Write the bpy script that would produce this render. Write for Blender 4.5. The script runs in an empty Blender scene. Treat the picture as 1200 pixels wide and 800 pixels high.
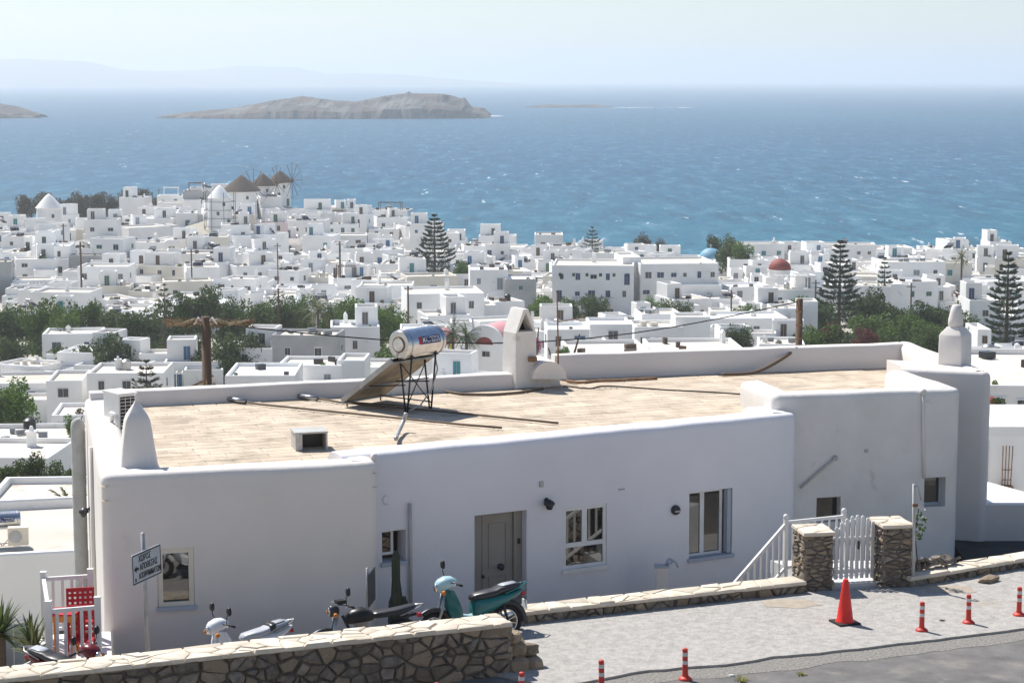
import bpy, bmesh, math, random
from mathutils import Vector, Matrix, noise
R = math.radians
sin, cos, pi = math.sin, math.cos, math.pi
random.seed(11)
scene = bpy.context.scene
col = scene.collection

# ------------------------------------------------------------------ camera
F = 2400.0                      # focal length in photo pixels (1200 px wide)
HORIZON = 93.0
PITCH = math.atan((400 - HORIZON) / F)
CAMZ = 46.0                     # metres above the sea
cam_d = bpy.data.cameras.new('camera')
cam = bpy.data.objects.new('camera', cam_d)
col.objects.link(cam)
cam.location = (0, 0, CAMZ)
cam.rotation_euler = (R(90) - PITCH, 0, 0)
cam_d.sensor_width = 36
cam_d.lens = 36 * F / 1200
cam_d.clip_start = 0.5
cam_d.clip_end = 90000
scene.camera = cam

# ------------------------------------------------------------------ world, sun, exposure
SUN_X, SUN_Y, SUN_Z = -0.50, 0.56, 1.0          # towards the sun
sun_az = math.atan2(SUN_X, SUN_Y)
sun_el = math.atan2(SUN_Z, math.hypot(SUN_X, SUN_Y))
world = bpy.data.worlds.new('World')
scene.world = world
world.use_nodes = True
wn = world.node_tree.nodes
sky_tex = wn.new('ShaderNodeTexSky')
sky_tex.sky_type = 'NISHITA'
sky_tex.sun_disc = False
sky_tex.sun_elevation = sun_el
sky_tex.sun_rotation = sun_az
sky_tex.altitude = 50
sky_tex.air_density = 1.0
sky_tex.dust_density = 0.3
sky_tex.ozone_density = 2.5
bg = wn['Background']
bg.inputs['Strength'].default_value = 0.085
world.node_tree.links.new(sky_tex.outputs[0], bg.inputs['Color'])
sun_d = bpy.data.lights.new('sun', 'SUN')
sun_d.energy = 4.7
sun_d.angle = R(0.53)
sun_d.color = (1.0, 0.955, 0.885)
sun = bpy.data.objects.new('sun', sun_d)
col.objects.link(sun)
sun.rotation_euler = Vector((-SUN_X, -SUN_Y, -SUN_Z)).to_track_quat('-Z', 'Y').to_euler()
vs = scene.view_settings
vs.view_transform = 'Standard'
vs.look = 'None'
vs.exposure = 0.45
vs.gamma = 1.0
vs.use_curve_mapping = False
cy = scene.cycles
cy.use_denoising = True
cy.max_bounces = 8
cy.diffuse_bounces = 6
cy.glossy_bounces = 3
cy.transmission_bounces = 4
cy.transparent_max_bounces = 12
cy.volume_bounces = 3
cy.caustics_reflective = False
cy.caustics_refractive = False

# ------------------------------------------------------------------ photo pixel -> place
cp, sp = cos(PITCH), sin(PITCH)
def ray(px, py):
    u, v = (px - 600) / F, (400 - py) / F
    return Vector((u, cp + v * sp, -sp + v * cp))
def at_z(px, py, z):
    d = ray(px, py)
    return Vector((0, 0, CAMZ)) + d * ((z - CAMZ) / d.z)
def at_y(px, py, Y):
    d = ray(px, py)
    return Vector((0, 0, CAMZ)) + d * (Y / d.y)
def on_wall(px, py, p0, p1):
    "pixel on the vertical plane through p0, p1 -> (distance along it, height)"
    d = ray(px, py)
    ex, ey = p1[0] - p0[0], p1[1] - p0[1]
    L = math.hypot(ex, ey)
    nx, ny = ey / L, -ex / L
    t = (p0[0] * nx + p0[1] * ny) / (d.x * nx + d.y * ny)
    x, y = d.x * t, d.y * t
    return ((x - p0[0]) * ex + (y - p0[1]) * ey) / L, CAMZ + d.z * t
def fbm(x, y, z=0.0, o=4):
    a, s, t = 1.0, 0.0, 0.0
    for i in range(o):
        s += a * noise.noise(Vector((x, y, z)))
        t += a
        a *= .5
        x *= 2.03; y *= 2.03; z *= 2.03
    return s / t
def smooth(a, b, x):
    t = min(1, max(0, (x - a) / (b - a)))
    return t * t * (3 - 2 * t)

# ------------------------------------------------------------------ materials
MATS = {}
def nd(nt, t, **kw):
    n = nt.nodes.new(t)
    for k, v in kw.items():
        setattr(n, k, v)
    return n
def mixc(nt, fac, a, b, mode='MIX'):
    n = nd(nt, 'ShaderNodeMix', data_type='RGBA', blend_type=mode)
    for s, val in ((0, fac), (6, a), (7, b)):
        if hasattr(val, 'is_output') or isinstance(val, bpy.types.NodeSocket):
            nt.links.new(val, n.inputs[s])
        else:
            n.inputs[s].default_value = val if s == 0 else (val[0], val[1], val[2], 1)
    return n.outputs[2]
def ramp(nt, src, a, b):
    n = nd(nt, 'ShaderNodeMapRange')
    n.inputs[1].default_value = a
    n.inputs[2].default_value = b
    nt.links.new(src, n.inputs[0])
    return n.outputs[0]
def noise_out(nt, co, scale, detail=4, rough=.55, stretch=None):
    if stretch:
        m = nd(nt, 'ShaderNodeMapping')
        m.inputs['Scale'].default_value = stretch
        nt.links.new(co, m.inputs[0])
        co = m.outputs[0]
    n = nd(nt, 'ShaderNodeTexNoise')
    n.inputs['Scale'].default_value = scale
    n.inputs['Detail'].default_value = detail
    n.inputs['Roughness'].default_value = rough
    nt.links.new(co, n.inputs['Vector'])
    return n.outputs['Fac']
def mat(name, c, rough=.8, c2=None, vscale=2.0, lo=.35, hi=.65, bump=0, bscale=15, bdist=.01, metal=0, spec=.4,
        orand=0.0, irand=0.0, world_co=True, stretch=None, emit=None, c3=None, c3scale=.6, c3lo=.55, c3hi=.7, ic=None):
    m = bpy.data.materials.new(name)
    m.use_nodes = True
    nt = m.node_tree
    b = nt.nodes['Principled BSDF']
    b.inputs['Roughness'].default_value = rough
    b.inputs['Metallic'].default_value = metal
    b.inputs['Specular IOR Level'].default_value = spec
    if world_co:
        co = nd(nt, 'ShaderNodeNewGeometry').outputs['Position']
    else:
        co = nd(nt, 'ShaderNodeTexCoord').outputs['Object']
    out = None
    if c2 is not None:
        out = mixc(nt, ramp(nt, noise_out(nt, co, vscale, stretch=stretch), lo, hi), c, c2)
    if c3 is not None:
        out = mixc(nt, ramp(nt, noise_out(nt, co, c3scale, 6, .6), c3lo, c3hi), out if out else c, c3)
    if ic is not None:
        i2 = nd(nt, 'ShaderNodeNewGeometry').outputs['Random Per Island']
        m3 = nd(nt, 'ShaderNodeMath', operation='MULTIPLY'); m3.inputs[1].default_value = 7.31
        nt.links.new(i2, m3.inputs[0])
        f3 = nd(nt, 'ShaderNodeMath', operation='FRACT'); nt.links.new(m3.outputs[0], f3.inputs[0])
        out = mixc(nt, ramp(nt, f3.outputs[0], .35, 1.0), out if out else c, ic)
    if orand or irand:
        oi = nd(nt, 'ShaderNodeObjectInfo').outputs['Random']
        if irand:
            ii = nd(nt, 'ShaderNodeNewGeometry').outputs['Random Per Island']
            ad = nd(nt, 'ShaderNodeMath', operation='ADD')
            nt.links.new(oi, ad.inputs[0]); nt.links.new(ii, ad.inputs[1])
            fr = nd(nt, 'ShaderNodeMath', operation='FRACT')
            nt.links.new(ad.outputs[0], fr.inputs[0])
            oi = fr.outputs[0]
        k = max(orand, irand)
        mr = nd(nt, 'ShaderNodeMapRange')
        mr.inputs[3].default_value = 1 - k
        mr.inputs[4].default_value = 1 + k
        nt.links.new(oi, mr.inputs[0])
        vm = nd(nt, 'ShaderNodeVectorMath', operation='SCALE')
        if out:
            nt.links.new(out, vm.inputs[0])
        else:
            vm.inputs[0].default_value = c[:3]
        nt.links.new(mr.outputs[0], vm.inputs['Scale'])
        out = vm.outputs[0]
    if out:
        nt.links.new(out, b.inputs['Base Color'])
    else:
        b.inputs['Base Color'].default_value = (c[0], c[1], c[2], 1)
    if bump:
        bn = nd(nt, 'ShaderNodeBump')
        bn.inputs['Strength'].default_value = bump
        bn.inputs['Distance'].default_value = bdist
        nt.links.new(noise_out(nt, co, bscale, 5, .6), bn.inputs['Height'])
        nt.links.new(bn.outputs[0], b.inputs['Normal'])
    MATS[name] = m
    return m
mat('plaster', (.78, .73, .685), .85, (.71, .665, .62), .9, .3, .75, bump=.35, bscale=5, bdist=.03, c3=(.62, .60, .56), c3scale=1.3, c3lo=.66, c3hi=.82)
mat('plaster_cool', (.79, .77, .79), .85, (.73, .71, .735), .9, .3, .75, bump=.35, bscale=5, bdist=.03, c3=(.66, .66, .66), c3scale=1.1, c3lo=.68, c3hi=.85)
mat('plaster_worn', (.77, .74, .705), .85, (.68, .65, .61), 1.4, .3, .7, bump=.4, bscale=6, bdist=.03, c3=(.47, .43, .36), c3scale=2.2, c3lo=.66, c3hi=.80)
mat('whitewash', (.88, .875, .86), .9, (.79, .78, .76), .25, .3, .7, orand=.09, world_co=True, c3=(.55, .53, .50), c3scale=.5, c3lo=.63, c3hi=.8)
mat('town_cream', (.74, .69, .60), .9, (.66, .62, .54), .3, orand=.06)
mat('town_pink', (.78, .62, .60), .9)
mat('town_grey', (.45, .45, .45), .9, (.38, .38, .37), .4, orand=.1)
mat('town_roof', (.70, .65, .57), .9, (.58, .53, .46), .35, .3, .7, orand=.13, c3=(.44, .40, .34), c3scale=.8, c3lo=.58, c3hi=.75)
mat('roof_screed', (.46, .39, .31), .9, (.40, .32, .23), 2, bump=.3)
mat('roof_tile', (.61, .51, .395), .85, (.48, .39, .295), 1.5, .38, .66, irand=.11, bump=.25, bscale=30, bdist=.01, c3=(.33, .27, .20), c3scale=1.4, c3lo=.54, c3hi=.72)
mat('window_dark', (.025, .03, .035), .08, spec=.6)
for n_, c_ in dict(blue=(.045, .12, .23), teal=(.04, .19, .21), brown=(.09, .055, .035), green=(.06, .14, .10), grey=(.22, .24, .26), navy=(.03, .05, .12), red=(.35, .03, .03)).items():
    mat('paint_' + n_, c_, .5, orand=.2)
mat('white_paint', (.78, .78, .77), .45, (.70, .69, .67), 3, bump=.1, bscale=30)
mat('cream_frame', (.72, .66, .54), .55)
mat('sill_grey', (.42, .46, .52), .7)
mat('door_taupe', (.30, .275, .24), .55, (.26, .235, .205), 2, world_co=False)
mat('black', (.012, .012, .013), .4)
mat('black_rubber', (.02, .02, .02), .75)
mat('dark_metal', (.05, .05, .055), .4, metal=.6)
mat('steel', (.45, .46, .48), .38, (.34, .33, .32), 6, metal=.9)
mat('galvanised', (.42, .43, .44), .5, (.33, .33, .33), 5, metal=.6)
mat('chrome', (.7, .7, .7), .12, metal=1)
mat('pipe_grey', (.50, .50, .48), .55, (.42, .41, .38), 5)
mat('collector_back', (.36, .30, .22), .6, (.22, .18, .13), 3, metal=.25)
mat('rust', (.20, .10, .05), .85, (.33, .20, .12), 8)
mat('wood_old', (.10, .06, .04), .9, (.17, .11, .075), 4, stretch=(1, 1, .15), bump=.5, bscale=20)
mat('dead_vine', (.26, .20, .13), .95, (.36, .29, .20), 3)
mat('mortar', (.17, .145, .12), .95, (.10, .085, .07), 6, bump=.6, bscale=30, bdist=.02)
mat('mortar_pale', (.62, .55, .44), .95, (.52, .46, .37), 5)
mat('stone', (.29, .245, .195), .9, (.17, .15, .13), 9, .38, .62, irand=.32, ic=(.29, .225, .155), bump=1.0, bscale=11, bdist=.07, c3=(.31, .255, .19), c3scale=7, c3lo=.56, c3hi=.68)
mat('flagstone', (.70, .63, .52), .85, (.60, .52, .41), 3, irand=.13, bump=.4, bscale=18, bdist=.015, c3=(.50, .42, .31), c3scale=4, c3lo=.6, c3hi=.75)
mat('concrete', (.45, .425, .395), .95, (.31, .295, .275), 9, .34, .70, bump=1.0, bscale=22, bdist=.02, c3=(.36, .31, .25), c3scale=.5, c3lo=.64, c3hi=.80)
mat('asphalt', (.21, .20, .19), .92, (.125, .12, .117), 2.5, .3, .7, bump=.8, bscale=60, bdist=.02, c3=(.26, .24, .21), c3scale=2.2, c3lo=.55, c3hi=.72)
mat('sand', (.42, .36, .29), .95, (.35, .30, .24), 8, bump=.5)
mat('asphalt_shaded', (.07, .07, .075), .9, (.05, .05, .05), 2)  # shadow lying on the driveway put into a darker asphalt colour
mat('gravel', (.33, .31, .28), .95, (.19, .18, .165), 22, .35, .65, bump=1, bscale=40, bdist=.03)
mat('ground', (.50, .47, .42), .95, (.36, .33, .27), .08, bump=.3, c3=(.20, .20, .12), c3scale=.06, c3lo=.56, c3hi=.64)
mat('terrace', (.45, .44, .42), .9, (.38, .37, .35), 3)
mat('cone_red', (.78, .035, .02), .42, (.66, .03, .02), 4)
mat('bollard_red', (.62, .05, .03), .5, (.5, .045, .03), 6)
mat('reflect_band', (.60, .60, .58), .5)
mat('chair_red', (.50, .012, .02), .4)
mat('table_orange', (.62, .22, .05), .6)
mat('teal_paint', (.012, .15, .15), .22, spec=.6)
mat('pale_blue_paint', (.42, .62, .66), .3, spec=.6)
mat('white_gloss', (.76, .78, .80), .25, spec=.6)
mat('maroon', (.14, .01, .015), .3)
mat('seat_black', (.02, .02, .022), .38, spec=.6)
mat('seat_silver', (.45, .47, .50), .35)
mat('tyre', (.018, .017, .016), .85)
mat('orange_lens', (.65, .20, .02), .3)
mat('yellow', (.70, .52, .03), .6)
mat('mirror_sky_tint', (.6, .75, .9), .08, metal=1)  # blue of the reflected sky put into the mirror colour
mat('sign_white', (.50, .52, .54), .45, (.44, .46, .48), 3)
mat('print_black', (.015, .015, .015), .6)
mat('print_white', (.78, .78, .78), .5)
mat('print_blue', (.02, .03, .12), .5)
mat('print_red', (.45, .02, .03), .5)
mat('cactus', (.035, .05, .028), .7, (.055, .06, .035), 8)
mat('dome_red', (.30, .06, .05), .7, (.24, .05, .04), .8)
mat('dome_blue', (.20, .42, .55), .6, (.16, .36, .50), .8)
mat('dome_pink', (.72, .34, .36), .7, (.66, .30, .32), .8)
mat('thatch', (.075, .06, .052), .95, (.12, .10, .085), 2.5, stretch=(3, 3, .6), bump=.8, bscale=6, bdist=.1)
mat('hose', (.14, .10, .07), .7)
mat('cable', (.02, .02, .02), .7)
mat('bark', (.12, .09, .065), .95, (.08, .06, .045), 3)
mat('rock', (.10, .065, .05), .95, (.05, .045, .045), .03, .35, .65, c3=(.15, .14, .13), c3scale=.035, c3lo=.5, c3hi=.62)
mat('hill', (.22, .19, .15), .95, (.17, .16, .12), .004)
mat('surf', (.75, .78, .80), .9)

def foliage(name, c, c2, trans=.35):
    m = bpy.data.materials.new(name)
    m.use_nodes = True
    nt = m.node_tree
    b = nt.nodes['Principled BSDF']
    b.inputs['Roughness'].default_value = .65
    b.inputs['Specular IOR Level'].default_value = .25
    ii = nd(nt, 'ShaderNodeNewGeometry').outputs['Random Per Island']
    c_ = mixc(nt, ii, c, c2)
    oi = nd(nt, 'ShaderNodeObjectInfo').outputs['Random']
    mr = nd(nt, 'ShaderNodeMapRange')
    mr.inputs[3].default_value = .78
    mr.inputs[4].default_value = 1.25
    nt.links.new(oi, mr.inputs[0])
    vm = nd(nt, 'ShaderNodeVectorMath', operation='SCALE')
    nt.links.new(c_, vm.inputs[0])
    nt.links.new(mr.outputs[0], vm.inputs['Scale'])
    nt.links.new(vm.outputs[0], b.inputs['Base Color'])
    t = nd(nt, 'ShaderNodeBsdfTranslucent')
    nt.links.new(vm.outputs[0], t.inputs[0])
    ms = nd(nt, 'ShaderNodeMixShader')
    ms.inputs[0].default_value = trans
    nt.links.new(b.outputs[0], ms.inputs[1])
    nt.links.new(t.outputs[0], ms.inputs[2])
    nt.links.new(ms.outputs[0], nt.nodes['Material Output'].inputs[0])
    MATS[name] = m
foliage('leaf_dark', (0.043, 0.071, 0.024), (0.094, 0.133, 0.041))
foliage('leaf_mid', (0.061, 0.112, 0.024), (0.128, 0.200, 0.042))
foliage('leaf_bright', (0.084, 0.168, 0.028), (0.168, 0.266, 0.055))
foliage('leaf_pine', (0.027, 0.060, 0.030), (0.068, 0.105, 0.048), .2)
foliage('leaf_grey', (0.072, 0.068, 0.045), (0.127, 0.116, 0.080))
foliage('leaf_palm', (.07, .09, .03), (.16, .16, .07))
foliage('leaf_dry', (.16, .10, .055), (.30, .20, .11))
foliage('petal_magenta', (.40, .03, .14), (.55, .07, .22))
foliage('petal_maroon', (0.112, 0.032, 0.035), (0.154, 0.054, 0.042))
foliage('weed', (.20, .20, .05), (.30, .28, .08))

def glass_mat():
    m = bpy.data.materials.new('glass_pane')
    m.use_nodes = True
    b = m.node_tree.nodes['Principled BSDF']
    b.inputs['Base Color'].default_value = (.012, .012, .013, 1)
    b.inputs['Roughness'].default_value = .03
    b.inputs['IOR'].default_value = 2.1
    MATS['glass_pane'] = m
glass_mat()

# ------------------------------------------------------------------ mesh builder
class MB:
    def __init__(s):
        s.v, s.f, s.m = [], [], []
        s.mi = 0
    def add(s, vs_, fs, mi=None):
        o = len(s.v)
        s.v += [tuple(p) for p in vs_]
        s.f += [tuple(i + o for i in q) for q in fs]
        s.m += [s.mi if mi is None else mi] * len(fs)
        return s
    def box(s, c, d, rz=0, mi=None, taper=1.0):
        cx, cy_, cz = c
        x, y, z = d[0] / 2, d[1] / 2, d[2] / 2
        C, S = cos(rz), sin(rz)
        vv = []
        for k, t in ((-1, 1.0), (1, taper)):
            for a, b in ((-1, -1), (1, -1), (1, 1), (-1, 1)):
                X, Y = a * x * t, b * y * t
                vv.append((cx + X * C - Y * S, cy_ + X * S + Y * C, cz + k * z))
        return s.add(vv, [(3, 2, 1, 0), (4, 5, 6, 7), (0, 1, 5, 4), (1, 2, 6, 5), (2, 3, 7, 6), (3, 0, 4, 7)], mi)
    def prism(s, poly, z0, z1, mi=None):
        n = len(poly)
        vv = [(p[0], p[1], z0) for p in poly] + [(p[0], p[1], z1) for p in poly]
        return s.add(vv, [tuple(range(n))[::-1], tuple(range(n, 2 * n))] + [(i, (i + 1) % n, n + (i + 1) % n, n + i) for i in range(n)], mi)
    def tube(s, pts, r, n=6, mi=None, cap=True):
        pts = [Vector(p) for p in pts]
        rs = r if isinstance(r, (list, tuple)) else [r] * len(pts)
        vv, fs = [], []
        prev = None
        for i, p in enumerate(pts):
            t = (pts[min(i + 1, len(pts) - 1)] - pts[max(i - 1, 0)]).normalized()
            if prev is None:
                a = t.orthogonal().normalized()
            else:
                a = (prev - t * prev.dot(t))
                a = a.normalized() if a.length > 1e-6 else t.orthogonal().normalized()
            prev = a
            b = t.cross(a)
            for k in range(n):
                an = 2 * pi * k / n
                vv.append(p + (a * cos(an) + b * sin(an)) * rs[i])
        for i in range(len(pts) - 1):
            for k in range(n):
                fs.append((i * n + k, i * n + (k + 1) % n, (i + 1) * n + (k + 1) % n, (i + 1) * n + k))
        if cap:
            fs.append(tuple(range(n))[::-1])
            fs.append(tuple(range((len(pts) - 1) * n, len(pts) * n)))
        return s.add(vv, fs, mi)
    def lathe(s, prof, n=12, c=(0, 0, 0), mi=None, rz=0, axis=None, sq=(1, 1)):
        "prof: (radius, height); axis: optional 3x3 turning the z axis"
        vv, fs = [], []
        for r, z in prof:
            for k in range(n):
                a = 2 * pi * k / n + rz
                p = Vector((r * cos(a) * sq[0], r * sin(a) * sq[1], z))
                if axis is not None:
                    p = axis @ p
                vv.append((p.x + c[0], p.y + c[1], p.z + c[2]))
        for i in range(len(prof) - 1):
            for k in range(n):
                fs.append((i * n + k, i * n + (k + 1) % n, (i + 1) * n + (k + 1) % n, (i + 1) * n + k))
        fs.append(tuple(range(n))[::-1])
        fs.append(tuple(range((len(prof) - 1) * n, len(prof) * n)))
        return s.add(vv, fs, mi)
    def loft(s, rings, mi=None, cap=True):
        n = len(rings[0])
        vv = [p for r in rings for p in r]
        fs = [(i * n + k, i * n + (k + 1) % n, (i + 1) * n + (k + 1) % n, (i + 1) * n + k) for i in range(len(rings) - 1) for k in range(n)]
        if cap:
            fs += [tuple(range(n))[::-1], tuple(range((len(rings) - 1) * n, len(rings) * n))]
        return s.add(vv, fs, mi)
    def mesh(s, name, mats, smooth_=False):
        me = bpy.data.meshes.new(name)
        me.from_pydata(s.v, [], s.f)
        for k in ([mats] if isinstance(mats, str) else mats):
            me.materials.append(MATS[k])
        me.polygons.foreach_set('material_index', s.m)
        if smooth_:
            me.polygons.foreach_set('use_smooth', [True] * len(me.polygons))
        me.update()
        if smooth_ and smooth_ is not True:
            bm = bmesh.new(); bm.from_mesh(me)
            for e in bm.edges:
                if len(e.link_faces) != 2 or e.calc_face_angle(0) > smooth_:
                    e.smooth = False
            bm.to_mesh(me); bm.free()
        return me
    def build(s, name, mats, parent=None, smooth_=False):
        return link(name, s.mesh(name, mats, smooth_), parent)
def link(name, data, parent=None, loc=None, rz=None, scale=None):
    o = bpy.data.objects.new(name, data)
    col.objects.link(o)
    if parent is not None:
        o.parent = parent
    if loc is not None:
        o.location = loc
    if rz is not None:
        o.rotation_euler = (0, 0, rz)
    if scale is not None:
        o.scale = scale
    return o
def tag(o, label=None, cat=None, group=None, kind=None):
    for k, v in (('label', label), ('category', cat), ('group', group), ('kind', kind)):
        if v:
            o[k] = v
    return o
def thing(name, label, cat, loc=(0, 0, 0), rz=0, group=None, scale=None):
    o = link(name, None, None, loc, rz, scale)
    o.empty_display_size = .2
    return tag(o, label, cat, group)
def struct(o, label=None):
    return tag(o, label, None, None, 'structure')
def copy_tree(o, parent=None):
    c = o.copy()
    col.objects.link(c)
    c.parent = parent
    for ch in list(o.children):
        copy_tree(ch, c)
    return c
def text_mesh(txt, size=1.0, extrude=.0):
    cu = bpy.data.curves.new('lettering', 'FONT')
    cu.body = txt
    cu.size = size
    cu.extrude = extrude
    cu.align_x = 'CENTER'
    cu.align_y = 'CENTER'
    cu.offset = .004 * size
    o = bpy.data.objects.new('lettering', cu)
    col.objects.link(o)
    dg = bpy.context.evaluated_depsgraph_get()
    me = bpy.data.meshes.new_from_object(o.evaluated_get(dg))
    bpy.data.objects.remove(o)
    return me
def voronoi(pts, poly):
    "convex cells of pts clipped to the convex polygon poly"
    cells = []
    for i, p in enumerate(pts):
        near = sorted(((q[0] - p[0]) ** 2 + (q[1] - p[1]) ** 2, j) for j, q in enumerate(pts) if j != i)[:14]
        c = list(poly)
        for _, j in near:
            q = pts[j]
            mx, my = (p[0] + q[0]) / 2, (p[1] + q[1]) / 2
            nx, ny = q[0] - p[0], q[1] - p[1]
            out = []
            for k in range(len(c)):
                a, b = c[k], c[(k + 1) % len(c)]
                da = (a[0] - mx) * nx + (a[1] - my) * ny
                db = (b[0] - mx) * nx + (b[1] - my) * ny
                if da <= 0:
                    out.append(a)
                if (da < 0 < db) or (db < 0 < da):
                    t = da / (da - db)
                    out.append((a[0] + (b[0] - a[0]) * t, a[1] + (b[1] - a[1]) * t))
            c = out
            if len(c) < 3:
                break
        cells.append(c if len(c) >= 3 else None)
    return cells
def inset(c, g):
    cx = sum(p[0] for p in c) / len(c)
    cy_ = sum(p[1] for p in c) / len(c)
    out = []
    for p in c:
        d = math.hypot(p[0] - cx, p[1] - cy_)
        k = max(.3, 1 - g / max(d, 1e-4))
        out.append((cx + (p[0] - cx) * k, cy_ + (p[1] - cy_) * k))
    return out
def in_poly(x, y, poly):
    r = False
    for i in range(len(poly)):
        a, b = poly[i], poly[i - 1]
        if (a[1] > y) != (b[1] > y) and x < (b[0] - a[0]) * (y - a[1]) / (b[1] - a[1]) + a[0]:
            r = not r
    return r
def stones_on(parent, o, ux, uy, nrm, w, h, size, seed, matname='stone', gap=.012, depth=.05, name='stone', squash=.75, poly=None, limit=300, pale=False):
    "rubble on the rectangle at o spanned by ux*w, uy*h; each stone a part"
    rnd = random.Random(seed)
    area = w * h
    target = max(2, int(area / (size * size * squash) * 1.15))
    pts, tries = [], 0
    while len(pts) < target and tries < target * 40:
        tries += 1
        p = (rnd.uniform(0, w), rnd.uniform(0, h))
        rmin = size * .5 * (1.0 if noise.noise(Vector((p[0] * 1.7 + seed, p[1] * 2.5, seed))) > -.05 else .52)
        if all((p[0] - q[0]) ** 2 + ((p[1] - q[1]) / squash) ** 2 > (rmin * rnd.uniform(.7, 1.5)) ** 2 for q in pts):
            pts.append(p)
    k_ = 1 / squash
    cells = voronoi([(p[0], p[1] * k_) for p in pts], [(p[0], p[1] * k_) for p in (poly or [(0, 0), (w, 0), (w, h), (0, h)])])
    cells = [[(p[0], p[1] / k_) for p in c] if c else None for c in cells]
    cnt = 0
    rest = MB()
    ux, uy, nrm, o = Vector(ux), Vector(uy), Vector(nrm), Vector(o)
    for c in cells:
        if not c:
            continue
        c = [p for k, p in enumerate(c) if math.hypot(p[0] - c[k - 1][0], p[1] - c[k - 1][1]) > .004]
        if len(c) < 3:
            continue
        if name == 'stone':
            c = [(p[0] + rnd.uniform(-.1, .1) * size * .35, p[1] + rnd.uniform(-.1, .1) * size * .35) for p in c]
        c0 = inset(c, gap); c1 = inset(c, gap + .010); c2 = inset(c, gap + .032)
        if len(c0) < 3:
            continue
        dd = depth * rnd.uniform(.45, 1.15)
        tl = (rnd.uniform(-.25, .25), rnd.uniform(-.25, .25))
        cx = sum(p[0] for p in c0) / len(c0); cy2 = sum(p[1] for p in c0) / len(c0)
        def P(p, d):
            return o + ux * p[0] + uy * p[1] + nrm * d
        rings = [[P(p, -.03) for p in c0],
                 [P(p, dd * .62) for p in c1],
                 [P((p[0] + rnd.uniform(-.008, .008), p[1] + rnd.uniform(-.008, .008)), dd + .35 * depth * (tl[0] * (p[0] - cx) + tl[1] * (p[1] - cy2)) / size + rnd.uniform(-.010, .010) * depth / .05) for p in c2]]
        b = MB() if cnt < limit else rest
        b.loft(rings, cap=False)
        nn = len(c2); o_ = len(b.v)
        b.v.append(tuple(P((cx + rnd.uniform(-.2, .2) * size * .5, cy2 + rnd.uniform(-.2, .2) * size * .4), dd * rnd.uniform(.92, 1.22) if name == 'stone' else dd)))
        for q_ in range(nn):
            b.f.append((o_ - nn + q_, o_ - nn + (q_ + 1) % nn, o_)); b.m.append(0)
        if cnt < limit:
            b.build(name, matname, parent, smooth_=R(38))
            cnt += 1
    if rest.v:
        tag(rest.build('rubble', matname, parent), kind='stuff')
def rounded_rect(w, h, r, n=3):
    pts = []
    for cx, cy_, a0 in ((w / 2 - r, h / 2 - r, 0), (-w / 2 + r, h / 2 - r, 90), (-w / 2 + r, -h / 2 + r, 180), (w / 2 - r, -h / 2 + r, 270)):
        for k in range(n + 1):
            a = R(a0 + 90 * k / n)
            pts.append((cx + r * cos(a), cy_ + r * sin(a)))
    return pts
# ------------------------------------------------------------------ the land, the sea, the far shores
PROFILE = [(-60, 50), (-20, 46.5), (2, 43.6), (8, 41.6), (21, 37.0), (24, 35.9), (43, 35.6), (46, 29.4), (55, 28.0), (66, 26.8), (80, 25.2), (100, 22.2), (150, 15.5), (200, 10.5), (250, 8), (300, 6.5), (400, 4.8), (500, 3.4), (5000, 3.4)]
def ground_z(x, y):
    for (a, za), (b, zb) in zip(PROFILE, PROFILE[1:]):
        if y <= b:
            z = za + (zb - za) * max(0, (y - a)) / (b - a)
            break
    if 24 < y < 47 and x < -8:
        z += (29.3 - z) * smooth(-8.2, -9.6, x) * smooth(26.5, 28.5, y)
    if y > 300:
        z += 6.5 * smooth(-25, -95, x) * smooth(330, 430, y) * (1 - smooth(500, 575, y))
        z += 8.5 * math.exp(-((x + 60) / 26) ** 2 - ((y - 520) / 38) ** 2)
        z += 7.0 * math.exp(-((x + 64) / 13) ** 2 - ((y - 452) / 15) ** 2)
        z += 2.0 * math.exp(-((x - 75) / 30) ** 2 - ((y - 520) / 30) ** 2)
        shore = 490 + 80 * smooth(5, -42, x) + 75 * smooth(-45, -110, x) - 38 * math.exp(-((x - 40) / 26) ** 2) + 8 * fbm(x * .02, 3.3)
        z -= (z + 5) * smooth(shore - 16, shore + 22, y)
    return z
rows_y = [-60, -40, -20, -10, 0, 5, 10, 16, 21, 24, 26.5, 27.5, 28.5, 30, 36, 43, 44, 45, 46, 47, 50, 55, 60, 66, 72, 80, 90] + list(range(100, 320, 12)) + list(range(320, 800, 9))
mb = MB()
NC = 160
for y in rows_y:
    for i in range(NC + 1):
        x = (i / NC * 2 - 1) * (70 + .55 * max(y, 0))
        mb.v.append((x, y, ground_z(x, y) + (.25 * fbm(x * .1, y * .1) if y > 60 else 0)))
for j in range(len(rows_y) - 1):
    for i in range(NC):
        a = j * (NC + 1) + i
        mb.f.append((a, a + 1, a + NC + 2, a + NC + 1)); mb.m.append(0)
struct(mb.build('ground', 'ground', None, True))

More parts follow.
